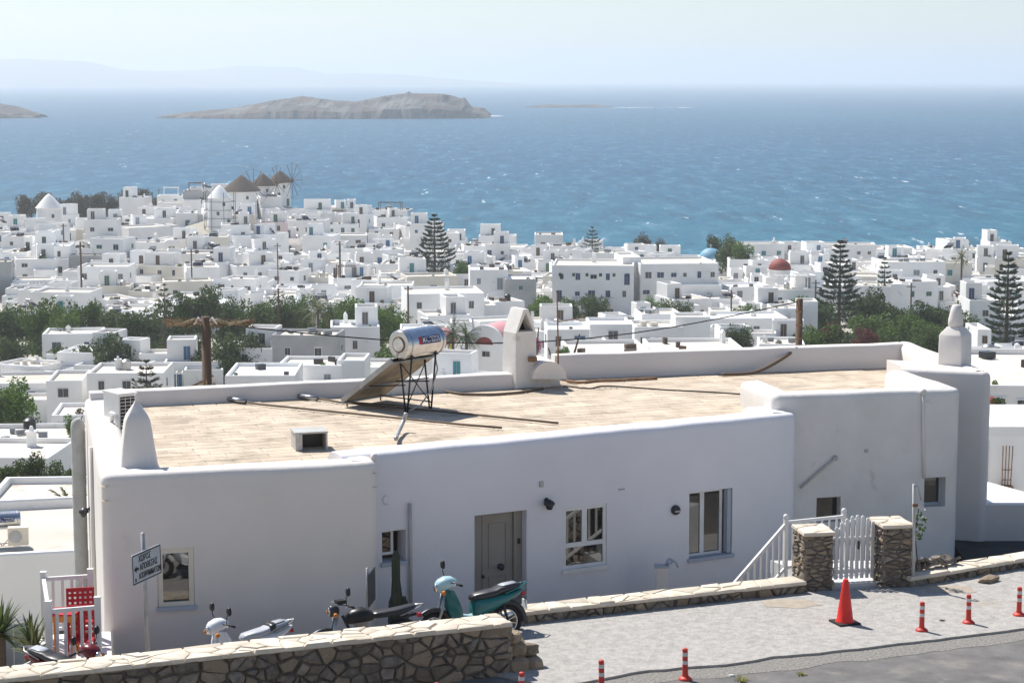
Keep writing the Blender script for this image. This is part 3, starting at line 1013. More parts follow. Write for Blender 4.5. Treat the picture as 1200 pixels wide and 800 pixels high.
g = MB(); g.add([V[15], V[16], V[17]], [(0, 1, 2)]); g.build('flue_mouth', 'black', ch)
g = MB(); q = gl(.12, -dp - .05, .62); g.box(q, (.16, .12, .10), aG); g.build('bracket', 'rust', ch)
# little vault beside it and the plastered box at the step of the parapet
a = at_z(628, 443, ROOF + .3); b = at_z(655, 440, ROOF + .3)
g = MB()
rings = []
for k in range(9):
    an = pi * k / 8
    rings.append([(a.x + .30 - .36 * cos(an), a.y + .42, ROOF + .22 + .38 * sin(an)), (a.x + .30 - .36 * cos(an) - .25, a.y + 1.35, ROOF + .22 + .38 * sin(an))])
vv = [p for r_ in rings for p in r_]
g.add(vv, [(2 * k, 2 * k + 2, 2 * k + 3, 2 * k + 1) for k in range(8)] + [tuple(range(0, 18, 2)), tuple(range(17, 0, -2))])
hp(g.build('vault', 'plaster', None, R(40)))
b = at_z(645, 452, ROOF)
g = MB(); g.box((b.x, b.y + .14, ROOF + .17), (.34, .28, .38), math.atan2(td[1], td[0])); hp(g.build('meter_box', 'plaster_worn'))
# ------------------------------------------------------------------ pavement, road, terrace
W0, W1 = xy(at_z(606, 731, PAVE)), xy(at_z(941, 694, PAVE))
W2, W3 = xy(at_z(1066, 688, PAVE)), xy(at_z(1216, 662, PAVE))
WL = (-7.5, 29.5)
KZ = 38.15
K0, K1 = xy(at_z(-40, 799, KZ)), xy(at_z(600, 728, KZ))
_kd = dirn(K0, K1)
KB0, KB1 = off(K0, (-_kd[1], _kd[0]), .3), off(K1, (-_kd[1], _kd[0]), .3)
mb = MB()
mb.prism([(-24, 18), (26, 18), (26, 46), (W3[0], W3[1] + .3), (W2[0], W2[1] + .25), (W1[0], W1[1] + .2), (W0[0], W0[1] + .25), (W0[0] - .2, W0[1] - .2), KB1, KB0, (-24, 25.0)], 35.2, PAVE - .04)
struct(mb.build('road', 'asphalt'))
rnd = random.Random(8)
edge_px = [(560, 818), (640, 803), (700, 796), (740, 787), (800, 781), (850, 777.5), (885, 773), (905, 768), (960, 764), (1020, 757), (1100, 748), (1180, 738), (1260, 729), (1400, 716)]
edge = []
for (a, b) in zip(edge_px[1:], edge_px[2:]):
    pa, pb = at_z(a[0], a[1], PAVE), at_z(b[0], b[1], PAVE)
    n_ = max(1, int((pb - pa).length / .22))
    for k in range(n_):
        p = pa.lerp(pb, k / n_)
        edge.append((p.x, p.y + .10 * fbm(p.x * 1.8, 1.0) + rnd.uniform(-.02, .02)))
poly = [off(KB1, _kd, -.4)] + edge + [(24, edge[-1][1] + 1.2), (24, W3[1] + 6), (W3[0], W3[1] + .05), (W2[0], W2[1] + .05), (W1[0], W1[1] + .05), (W0[0], W0[1] + .05), (W0[0] - .2, W0[1] - .2), KB1]
mb = MB()
mb.prism(poly, PAVE - .2, PAVE)
struct(mb.build('pavement', 'concrete'))
mb = MB()     # parking strip behind the rubble wall, falling away from the pavement
PK = [(W0[0] - .2, W0[1] - .2), KB1, KB0, (WL[0], WL[1])]
PKZ = [PAVE - .004, PAVE - .004, PAVE - .62, PAVE - .62]
mb.add([(p[0], p[1], z) for p, z in zip(PK, PKZ)] + [(p[0], p[1], 35.2) for p in PK], [(3, 2, 1, 0), (0, 1, 5, 4), (1, 2, 6, 5), (2, 3, 7, 6), (3, 0, 4, 7)])
struct(mb.build('parking_strip', 'concrete'))
def park_z(x):
    return PAVE - .004 - .616 * min(1, max(0, (.1 - x) / 7.3))
# gravelly shoulder between apron and asphalt
mb = MB()
sh = [(p[0], p[1] + .1) for p in edge] + [(p[0], p[1] - .55 - .35 * fbm(p[0] * 1.1, 5.0)) for p in edge[::-1]]
n_ = len(edge)
mb.add([(p[0], p[1], PAVE - .036) for p in sh], [(i, i + 1, 2 * n_ - 2 - i, 2 * n_ - 1 - i) for i in range(n_ - 1)])
struct(mb.build('road_shoulder', 'gravel'))
mb = MB()
mb.add([(-6.6, 29.5, TERR), (12.5, 33.5, TERR), (12.5, 41, TERR), (-6.6, 34, TERR)], [(0, 1, 2, 3)])
terr = struct(mb.build('terrace', 'terrace'))
_td = dirn((-6.6, 31.2), (8.6, 38.0)); _tn = (-_td[1], _td[0])
stones_on(terr, (-6.4, 30.6, TERR + .01), (_td[0], _td[1], 0), (_tn[0], _tn[1], 0), (0, 0, 1), 15.5, 4.2, .55, 88, 'stone', .02, .03, 'reflection_paving', .8)  # terrace stones added so that the window panes reflect stonework
mb = MB()
mb.prism([(8.9, 36.2), (26, 36.8), (26, 47), (9.2, 42.5)], 35.6, 36.45)
struct(mb.build('driveway', 'asphalt_shaded'))
mb = MB()     # sandy patch left by repairs
for (px, py, rx, ry) in ((925, 707, .55, .30), (1112, 690, .5, .3)):
    q = at_z(px, py, PAVE)
    pts = [(q.x + rx * cos(2 * pi * k / 18) * rnd.uniform(.75, 1.15), q.y + ry * sin(2 * pi * k / 18) * rnd.uniform(.75, 1.15)) for k in range(18)]
    mb.add([(p[0], p[1], PAVE + .004) for p in pts] + [(q.x, q.y, PAVE + .02)], [(k, (k + 1) % 18, 18) for k in range(18)])
struct(mb.build('sand_patch', 'sand', None, True))

# ------------------------------------------------------------------ stone walls
def wall_thing(label, p0, p1, th, z0, z1, size, seed, inner=None, csize=.34, name='stone_wall', front=True, ends=(False, False), depth=.06):
    """rubble wall from p0 to p1 (front face on the right-hand side), flagstone coping"""
    d = dirn(p0, p1); N = (d[1], -d[0])
    L_ = math.hypot(p1[0] - p0[0], p1[1] - p0[1])
    t = thing(name, label, 'wall', (p0[0], p0[1], z0), math.atan2(d[1], d[0]))
    H = z1 - z0 - .05
    c = MB(); c.box((L_ / 2, th / 2, (H) / 2), (L_ - .06, th - .06, H)); c.build('core', 'mortar', t)
    stones_on(t, (0, .03, 0), (1, 0, 0), (0, 0, 1), (0, -1, 0), L_, H, size, seed, depth=depth)
    if inner is not None:
        b = MB(); b.box((L_ / 2, th / 2, (inner - z0) / 2), (L_ - .04, th - .07, abs(z0 - inner))); b.build('footing', 'mortar', t)
        stones_on(t, (0, th - .03, inner - z0), (1, 0, 0), (0, 0, 1), (0, 1, 0), L_, z1 - inner - .05, .27, seed + 1, depth=depth)
    for e, x in ((0, .03), (1, L_ - .03)):
        if ends[e]:
            stones_on(t, (x, 0, 0), (0, 1, 0), (0, 0, 1), (-1 if e == 0 else 1, 0, 0), th, H, size, seed + 5 + e, depth=depth)
    b = MB(); b.box((L_ / 2, th / 2, H + .005), (L_, th + .04, .05)); b.build('bed', 'mortar_pale', t)
    stones_on(t, (0, -.05, H + .03), (1, 0, 0), (0, 1, 0), (0, 0, 1), L_, th + .10, csize, seed + 3, 'flagstone', .008, .03, 'coping_stone', .8)
    return t
w_ = wall_thing('thick rubble wall with pale flagstone top, scooters parked behind it', K0, K1, .50, PAVE - .15, KZ, .235, 21, ends=(False, True), csize=.30)
# tumbled lower end of that wall
d = dirn(K0, K1)
E0 = off(K1, d, .04); E1 = off(K1, d, .50)
t = thing('rubble_footing', 'low broken stump of rubble stones at the end of the thick wall', 'stones', (E0[0], E0[1], PAVE - .1), math.atan2(d[1], d[0]))
def rock(par, loc, sz, seed, mt='stone', name='stone'):
    bm = bmesh.new(); bmesh.ops.create_icosphere(bm, subdivisions=2, radius=1)
    for v in bm.verts:
        n_ = v.co.copy()
        k = 1 + .32 * noise.noise(n_ * 1.3 + Vector((seed * 7.1, 0, 0))) + .14 * noise.noise(n_ * 3.1 + Vector((0, seed * 3.3, 0)))
        c_ = Vector([math.copysign(abs(q) ** .72, q) for q in n_])
        v.co = Vector((c_.x * sz[0] * k, c_.y * sz[1] * k, c_.z * sz[2] * k))
    me = bpy.data.meshes.new(name); bm.to_mesh(me); bm.free()
    me.materials.append(MATS[mt])
    o = link(name, me, par, loc, seed * 1.3)
    return o
for i, (x, y, z, a_, b_, c_) in enumerate(((.10, .12, .14, .20, .17, .17), (.34, .14, .12, .17, .16, .14), (.12, .38, .15, .18, .17, .18), (.36, .38, .13, .17, .16, .15), (.10, .20, .40, .17, .18, .13), (.33, .22, .34, .13, .14, .09), (.14, .40, .38, .15, .13, .10), (.03, .14, .58, .12, .14, .09))):
    rock(t, (x, y, z), (a_, b_, c_), i + 1)
wall_thing('low stone kerb wall with flagstone top running from the scooters to the gate pillar', off(W0, dirn(W1, W0), .3), off(W1, dirn(W0, W1), .05), .36, PAVE - .02, PAVE + .20, .19, 41, inner=TERR, csize=.36)
wall_thing('low stone retaining wall below the window of the left wing', (WL[0] + .3, WL[1] + .2), off(W0, dirn(W1, W0), .45), .36, PAVE - .62, PAVE - .35, .25, 45, inner=TERR, csize=.40)
wall_thing('low stone kerb wall under the heap of slabs beside the lane', off(W2, dirn(W2, W3), -.0), off(W3, dirn(W2, W3), 1.2), .34, PAVE - .02, PAVE + .18, .19, 51, csize=.40)

def pillar(px0, px1, py, hgt, dep, label, seed):
    a, b = xy(at_z(px0, py, PAVE)), xy(at_z(px1, py - 1.5, PAVE))
    d = dirn(a, b); w = math.hypot(b[0] - a[0], b[1] - a[1])
    t = thing('gate_pillar', label, 'pillar', (a[0], a[1], PAVE - .03), math.atan2(d[1], d[0]), 'pillars of the white gate')
    g = MB(); g.box((w / 2, dep / 2, hgt / 2), (w - .05, dep - .05, hgt)); g.build('core', 'mortar', t)
    stones_on(t, (0, .025, 0), (1, 0, 0), (0, 0, 1), (0, -1, 0), w, hgt, .17, seed, depth=.035, squash=.5)
    stones_on(t, (.025, 0, 0), (0, 1, 0), (0, 0, 1), (-1, 0, 0), dep, hgt, .17, seed + 1, depth=.045, squash=.5)
    stones_on(t, (w - .025, 0, 0), (0, 1, 0), (0, 0, 1), (1, 0, 0), dep, hgt, .17, seed + 2, depth=.04, squash=.5)
    g = MB(); g.box((w / 2, dep / 2, hgt + .012), (w + .03, dep + .03, .05)); g.build('bed', 'mortar_pale', t)
    stones_on(t, (-.03, -.03, hgt + .035), (1, 0, 0), (0, 1, 0), (0, 0, 1), w + .06, dep + .06, .3, seed + 3, 'flagstone', .008, .025, 'coping_stone')
    return t
pillar(942, 976, 692, .98, .66, 'rubble stone gate pillar with the stair railing behind it', 61)
pillar(1034, 1068, 688, 1.06, .66, 'rubble stone gate pillar with a thin metal post beside it', 71)

# ------------------------------------------------------------------ gate, landing, stair railing
GA, GB = xy(at_z(977.5, 686, PAVE)), xy(at_z(1032, 683, PAVE))
GA = off(GA, (0, 1), .12); GB = off(GB, (0, 1), .12)
d = dirn(GA, GB); gw = math.hypot(GB[0] - GA[0], GB[1] - GA[1])
gate = thing('garden_gate', 'white wooden picket gate with arched top between the stone pillars', 'gate', (GA[0], GA[1], PAVE + .05), math.atan2(d[1], d[0]))
npk = 9
for k in range(npk):
    x = (k + .5) * gw / npk
    h = .90 + .24 * math.sin(pi * (k + .5) / npk)
    g = MB()
    g.loft([[(x - .032, -.012, .03), (x + .032, -.012, .03), (x + .032, .012, .03), (x - .032, .012, .03)],
            [(x - .032, -.012, h - .03), (x + .032, -.012, h - .03), (x + .032, .012, h - .03), (x - .032, .012, h - .03)],
            [(x - .015, -.012, h), (x + .015, -.012, h), (x + .015, .012, h), (x - .015, .012, h)]])
    g.build('picket', 'white_paint', gate)
for z in (.16, .72):
    g = MB(); g.box((gw / 2, .03, z), (gw, .03, .08)); g.build('rail', 'white_paint', gate)
g = MB(); g.tube([(gw / 9 * (k + .5), .03, .80 + .26 * math.sin(pi * (k + .5) / 9)) for k in range(5)], .022, 6); g.build('brace', 'white_paint', gate)
g = MB(); g.box((gw * .52, -.03, .62), (.03, .03, .14)); g.build('latch', 'dark_metal', gate)
mb = MB()     # threshold and landing
q = [off(GA, (0, 1), -.16), off(GB, (0, 1), -.16), off(GB, (.15, 1), 1.4), off(GA, (-.55, 1), 1.6)]
mb.prism(q, 35.8, PAVE + .035)
struct(mb.build('landing', 'white_paint'))
PA = xy(at_z(921, 606, PAVE + 1.02)); PB = xy(at_z(989, 599, PAVE + 1.02)); PC = xy(at_z(848, 692, TERR + .95))
rl = thing('stair_railing', 'white wooden stair railing sloping down behind the left gate pillar', 'railing', (PA[0], PA[1], TERR))
def rel(p, z):
    return (p[0] - PA[0], p[1] - PA[1], z - TERR)
def bar(name, a, b, w, mt, par):
    g = MB(); a, b = Vector(a), Vector(b)
    g.tube([a, b], w * .707, 4); return g.build(name, mt, par)
for P_, zb in ((PA, PAVE), (PB, PAVE), (PC, TERR)):
    g = MB(); x, y, _ = rel(P_, 0); zt_ = (zb - TERR) + (1.0 if P_ is not PC else .95)
    g.box((x, y, (zt_ + min(0, 0)) / 2), (.07, .07, zt_), .4)
    post = g.build('post', 'white_paint', rl)
    g = MB(); g.lathe([(.03, 0), (.045, .015), (.05, .04), (.035, .07), (.01, .08)], 8, (x, y, zt_)); g.build('knob', 'white_paint', post, True)
def railing(p, q, zp, zq, n, hh=.80):
    bar('rail', rel(p, zp), rel(q, zq), .055, 'white_paint', rl)
    bar('rail', rel(p, zp - hh), rel(q, zq - hh), .045, 'white_paint', rl)
    for k in range(1, n):
        t = k / n
        u = lerp2(p, q, t); z = zp + (zq - zp) * t
        bar('baluster', rel(u, z - hh), rel(u, z - .02), .032, 'white_paint', rl)
railing(PA, PB, PAVE + .93, PAVE + .93, 8)
railing(PA, PC, PAVE + .90, TERR + .86, 10, .78)
st = thing('stairs', 'white steps going down from the gate landing to the sunken terrace', 'stairs', (PA[0], PA[1], TERR))
d = dirn(PA, PC)
for k in range(5):
    g = MB(); h = (PAVE - TERR) - .19 * (k + 1)
    c = off((0, 0), d, .12 + .26 * k)
    g.box((c[0] + .35, c[1] - .45 + .62, h / 2), (.30, .85, h), math.atan2(d[1], d[0])); g.build('step', 'white_paint', st)

# ------------------------------------------------------------------ cone, bollards, posts
p = at_z(990, 729.5, PAVE)
t = thing('traffic_cone', 'bright red traffic cone on a black square base in front of the gate', 'traffic cone', p, .35)
g = MB(); g.loft([[(a * .19, b * .19, 0) for a, b in ((-1, -1), (1, -1), (1, 1), (-1, 1))], [(a * .185, b * .185, .03) for a, b in ((-1, -1), (1, -1), (1, 1), (-1, 1))]]); g.build('base', 'black_rubber', t)
g = MB(); g.lathe([(.155, .031), (.15, .05), (.132, .07), (.085, .42), (.045, .70), (.035, .715), (.02, .71)], 20); g.build('body', 'cone_red', t, R(50))
def make_bollard():
    t = thing('bollard', 'red plastic flexible bollard with two pale bands along the road edge', 'bollard', (0, 0, 0), 0, 'red bollards along the road edge')
    g = MB(); g.lathe([(.10, 0), (.10, .012), (.085, .03), (.055, .05)], 14); g.build('base', 'bollard_red', t, R(40))
    g = MB(); g.lathe([(.048, .045), (.042, .10), (.040, .44), (.036, .46), (.02, .468)], 12); g.build('body', 'bollard_red', t, R(50))
    for z in (.23, .35):
        g = MB(); g.lathe([(.0425, z), (.0425, z + .055)], 12); g.build('band', 'reflect_band', t, R(50))
    return t
bol = make_bollard()
for i, (px, py) in enumerate(((803, 795.5), (1080, 738.5), (1135, 729.5), (1194, 720.5), (705, 810), (611, 825), (512, 838))):
    o = bol if i == 0 else copy_tree(bol)
    o.location = at_z(px, py, PAVE + (.0 if i in (1, 2, 3) else -.036))
    o.rotation_euler = (rnd.uniform(-.02, .02), rnd.uniform(-.02, .02), 0)

# post with bracket and climber next to the right pillar
p = at_z(1070, 687, PAVE)
t = thing('metal_post', 'slim grey metal post with a bent bracket beside the right gate pillar', 'post', p)
g = MB(); g.tube([(0, 0, 0), (-.01, 0, .9), (-.03, 0, 1.78)], .028, 8); g.build('pole', 'pipe_grey', t, True)
g = MB(); g.tube([(-.03, 0, 1.76), (.04, 0, 1.74), (.10, 0, 1.5)], .014, 6); g.build('bracket', 'steel', t, True)
g = MB(); g.box((-.005, -.03, 1.42), (.09, .02, .05)); g.build('clamp', 'rust', t)
q = at_z(1075, 650, PAVE + .65)
t = thing('climbing_plant', 'small climbing plant with pale flowers on the worn wall beside the metal post', 'plant', (p.x + .10, p.y + .3, PAVE))
g = MB(); g.tube([(0, 0, 0), (.03, .05, .4), (-.02, .03, .8), (.02, 0, 1.3)], .01, 5); g.build('stem', 'bark', t)
def leaf_cloud(mb, c, rad, n, size, rnd, flat=.6):
    for _ in range(n):
        while True:
            q = Vector((rnd.uniform(-1, 1), rnd.uniform(-1, 1), rnd.uniform(-1, 1)))
            if .15 < q.length < 1:
                break
        q = Vector((c[0] + q.x * rad[0], c[1] + q.y * rad[1], c[2] + q.z * rad[2]))
        a = Vector((rnd.gauss(0, 1), rnd.gauss(0, 1), rnd.gauss(0, .7))).normalized()
        b = a.orthogonal().normalized()
        b = (Matrix.Rotation(rnd.uniform(0, 6.28), 3, a) @ b)
        c2 = a.cross(b)
        s = size * rnd.uniform(.6, 1.35)
        mb.add([q - b * s, q - c2 * s * flat, q + b * s, q + c2 * s * flat], [(0, 1, 2, 3)])
g = MB(); leaf_cloud(g, (.03, -.03, 1.0), (.12, .08, .28), 60, .035, rnd); g.build('foliage', 'leaf_mid', t)
g = MB(); leaf_cloud(g, (.05, -.05, 1.12), (.12, .08, .25), 26, .03, rnd); tag(g.build('flowers', 'white_gloss', t), kind='stuff')
# heap of slabs
q0 = at_z(1072, 671, PAVE + .18)
t = thing('slab_heap', 'heap of loose dark stone slabs lying on the low wall by the metal post', 'stones', q0)
dW = dirn(W2, W3)
for k in range(15):
    x = .06 + .066 * k
    g = MB()
    rr = [( .11 * cos(2 * pi * j / 6) * rnd.uniform(.7, 1.2), .10 * sin(2 * pi * j / 6) * rnd.uniform(.7, 1.2)) for j in range(6)]
    tl = rnd.uniform(-.5, .5)
    g.loft([[(a, b, a * tl) for a, b in rr], [(a * .9, b * .9, a * tl + .045) for a, b in rr]])
    o = g.build('stone', 'stone', t)
    o.location = (dW[0] * x, dW[1] * x + .12 + rnd.uniform(-.06, .06), .04 + rnd.uniform(0, .11))
    o.rotation_euler = (rnd.uniform(-.5, .5), rnd.uniform(-.4, .4), rnd.uniform(0, 6))
q = at_z(1158, 681, PAVE)
tag(rock(None, (q.x, q.y, PAVE + .03), (.2, .12, .07), 3, 'stone', 'boulder'), 'single flat boulder on the pavement under the right kerb wall', 'boulder')
# weeds along the road edge
for k, (px, py, s_, lab) in enumerate(((868, 797, 1.0, 'yellowish weed tuft growing from the road shoulder under the bollards'), (939, 790, .6, 'faint yellow weed tuft in the road surface beyond the larger one'))):
    g = MB()
    for j in range(34):
        a = rnd.uniform(0, 6.28); L_ = rnd.uniform(.05, .16) * s_; r0 = rnd.uniform(0, .1) * s_
        b = Vector((r0 * cos(a), r0 * sin(a), 0)); tip = b + Vector((cos(a) * L_ * .7, sin(a) * L_ * .7, L_ * .6)); w = Vector((-sin(a), cos(a), 0)) * .012
        g.add([b - w, b + w, tip], [(0, 1, 2)])
    tag(link('weed', g.mesh('weed', 'weed'), None, at_z(px, py, PAVE - .036)), lab, 'weed')
for px, py in ((857, 791.5), (1104, 727)):
    g = MB(); g.loft([[(.05 * cos(a) * s_, .03 * sin(a) * s_, z) for a in [2 * pi * k / 6 for k in range(6)]] for s_, z in ((1, 0), (.8, .02))])
    tag(link('litter', g.mesh('litter', 'white_paint' if px < 1000 else 'stone'), None, at_z(px, py, PAVE - (.036 if px < 1000 else 0))), 'scrap of white paper on the road shoulder' if px < 1000 else 'small dark pebble on the pavement between the bollards', 'litter' if px < 1000 else 'pebble')

# ------------------------------------------------------------------ street sign, edge-on sign
SY = 30.0
top, bot = at_y(167, 624, SY), at_y(173.5, 770, SY)
sg = thing('road_sign', 'grey-white sign with Greek lettering and arrow on a slim pole before the left wing', 'sign', (bot.x, SY, PAVE))
g = MB(); g.tube([(0, 0, 0), (top.x - bot.x, 0, top.z - PAVE)], .033, 10); g.build('pole', 'galvanised', sg, True)
c4 = [at_y(155, 649, SY - .42), at_y(188.5, 634, SY + .36), at_y(189.5, 672, SY + .36), at_y(158, 686, SY - .42)]
cen = sum((Vector(p) for p in c4), Vector()) / 4
ux = ((c4[1] - c4[0]) + (c4[2] - c4[3])).normalized()
uy = ((c4[0] - c4[3]) + (c4[1] - c4[2])); uy = (uy - ux * uy.dot(ux)).normalized()
nz_ = ux.cross(uy)
SW, SH = .86, .46
Mx = Matrix((ux, uy, nz_)).transposed().to_4x4()
Mx.translation = Vector((cen.x - bot.x, cen.y - SY - .06, cen.z - PAVE))
def placed(mb_or_me, name, mt, par, M_, sm=False):
    me = mb_or_me.mesh(name, mt, sm) if isinstance(mb_or_me, MB) else mb_or_me
    o = link(name, me, par); o.matrix_local = M_
    return o
g = MB(); rr = rounded_rect(SW, SH, .03); g.loft([[(a, b, -.012) for a, b in rr], [(a, b, .0) for a, b in rr]]); pl = placed(g, 'sign_panel', 'sign_white', sg, Mx)
g = MB()
for (x, y, w, h) in ((0, SH / 2 - .02, SW - .03, .016), (0, -SH / 2 + .02, SW - .03, .016), (-SW / 2 + .02, 0, .016, SH - .06), (SW / 2 - .02, 0, .016, SH - .06)):
    g.box((x, y, .002), (w, h, .003))
g.build('border', 'print_black', pl)
for i, (tx, sz, x, y) in enumerate((('ΧΩΡΟΣ', .125, -.06, .13), ('ΑΠΟΘΕΣΗΣ', .125, .05, .0), ('ΑΠΟΡΡΙΜΜΑΤΩΝ', .115, .075, -.13))):
    me = text_mesh(tx, sz, .002); me.materials.clear(); me.materials.append(MATS['print_black'])
    o = link('lettering', me, pl, (x, y, .004))
    xs = [v.co.x for v in me.vertices]
    wmax = .64 if i == 2 else .52 if i == 1 else .36
    o.scale = (wmax / (max(xs) - min(xs)), 1.05, 1)
g = MB(); g.add([(-.38, 0, .004), (-.31, .055, .004), (-.31, .02, .004), (-.245, .02, .004), (-.245, -.02, .004), (-.31, -.02, .004), (-.31, -.055, .004)], [(0, 6, 5, 4, 3, 2, 1)]); g.build('arrow', 'print_black', pl)
g = MB(); g.box((-.34, -.16, .003), (.035, .05, .003)); g.build('symbol', 'print_black', pl)

top, bot = at_y(430, 665, 29.95), at_y(431, 736, 29.95)
t = thing('sign_post', 'short post carrying a dark sign turned edge-on, set in the wall top', 'sign', (bot.x, 29.95, KZ - .02))
g = MB(); g.tube([(0, 0, 0), (0, 0, top.z - KZ + .02)], .022, 8); g.build('pole', 'galvanised', t, True)
g = MB(); g.box((.055, .12, (top.z - KZ) - .30), (.02, .5, .50), -.12); g.build('sign_panel', 'dark_metal', t)
# ------------------------------------------------------------------ the white town
PAINTS = ['blue', 'teal', 'brown', 'green', 'grey', 'navy']
def joinery_mesh(kind, door):
    g = MB()
    fr = .10 if not door else .08
    g.box((0, -.02, 0), (1, .10, 1), mi=0)                                   # frame, proud of the wall
    if kind == 'dark':
        for x in (-.25, .25):
            g.box((x * .86, -.075, 0), (.40, .02, .84), mi=1)
    else:
        for x in (-.235, .235):
            g.box((x, -.075, 0), (.44, .03, .90), mi=2)
            g.box((x, -.092, .22), (.30, .01, .30), mi=2)
            g.box((x, -.092, -.22), (.30, .01, .30), mi=2)
    return g.mesh('door' if door else 'window', ['white_paint', 'window_dark', 'paint_' + (kind if kind != 'dark' else 'grey')])
JM = {(k, d): joinery_mesh(k, d) for k in PAINTS + ['dark'] for d in (0, 1)}
def chimney_mesh(v):
    g = MB()
    if v == 0:
        g.lathe([(.40, 0), (.36, .5), (.30, .6), (.18, .75), (.22, .8), (.20, 1.05), (.08, 1.15)], 8)
    elif v == 1:
        g.box((0, 0, .45), (.55, .55, .9)); g.box((0, 0, .95), (.7, .7, .1)); g.box((0, 0, 1.15), (.3, .3, .3), taper=.5)
    else:
        g.box((0, 0, .6), (.5, .5, 1.2)); g.loft([[(-.25, -.25, 1.2), (.25, -.25, 1.2), (.25, .25, 1.2), (-.25, .25, 1.2)], [(-.04, -.25, 1.6), (.04, -.25, 1.6), (.04, .25, 1.6), (-.04, .25, 1.6)]])
    return g.mesh('chimney', 'whitewash')
CM = [chimney_mesh(v) for v in range(3)]
def heater_meshes():
    a = MB(); a.tube([(-.6, 0, 1.1), (.6, 0, 1.1)], .28, 10)
    b = MB(); b.add([(-.9, -.2, .9), (.9, -.2, .9), (.9, -1.4, .15), (-.9, -1.4, .15), (-.9, -.25, .82), (.9, -.25, .82), (.9, -1.45, .07), (-.9, -1.45, .07)], [(0, 1, 2, 3), (7, 6, 5, 4), (0, 4, 5, 1), (2, 6, 7, 3), (1, 5, 6, 2), (3, 7, 4, 0)])
    c = MB()
    for x in (-.55, .55):
        c.tube([(x, .05, 0), (x, .05, 1.0)], .03, 5)
    return a.mesh('tank', 'steel', R(50)), b.mesh('collector', 'paint_navy'), c.mesh('frame', 'galvanised')
HM = heater_meshes()
def body_mesh(w, dp, h, par=.35, t=.28):
    "walls with a parapet round a sunken roof; base 3 m below the ground line"
    x, y, z0 = w / 2, dp / 2, -3.0
    b = .06
    o = lambda s, z: [(-x + s, -y + s, z), (x - s, -y + s, z), (x - s, y - s, z), (-x + s, y - s, z)]
    g = MB()
    g.loft([o(0, z0), o(0, h - b), o(b * .7, h), o(t - b * .7, h), o(t, h - b), o(t, h - par - .05)], cap=False)
    return g.mesh('wall', 'whitewash'), [(-x + t, -y + t), (x - t, -y + t), (x - t, y - t), (-x + t, y - t)]
def shrub_me(seed, mt):
    g = MB(); r = random.Random(seed)
    leaf_cloud(g, (0, 0, .5), (.75, .6, .6), 130, .16, r)
    return g.mesh('planter', mt)
SHR = [shrub_me(1, 'leaf_mid'), shrub_me(2, 'leaf_dark'), shrub_me(3, 'leaf_grey')]
TOWN = []            # (x, y, radius)
HCOUNT = [0]
def add_win(par, kind, door, x, y, z, w, h, rz=0):
    return link('door' if door else 'window', JM[(kind, door)], par, (x, y, z), rz, (w, 1.0, h))
def block(par, name, cx, cy_, z, w, dp, h, wallmat=None, roofmat='town_roof', par_h=.35, t=.28):
    me, rp = body_mesh(w, dp, h, par_h, t)
    if wallmat:
        me.materials[0] = MATS[wallmat]
    o = link(name, me, par, (cx, cy_, z))
    g = MB(); g.add([(p[0], p[1], h - par_h) for p in rp], [(0, 1, 2, 3)])
    g.build('roof', roofmat, o)
    return o
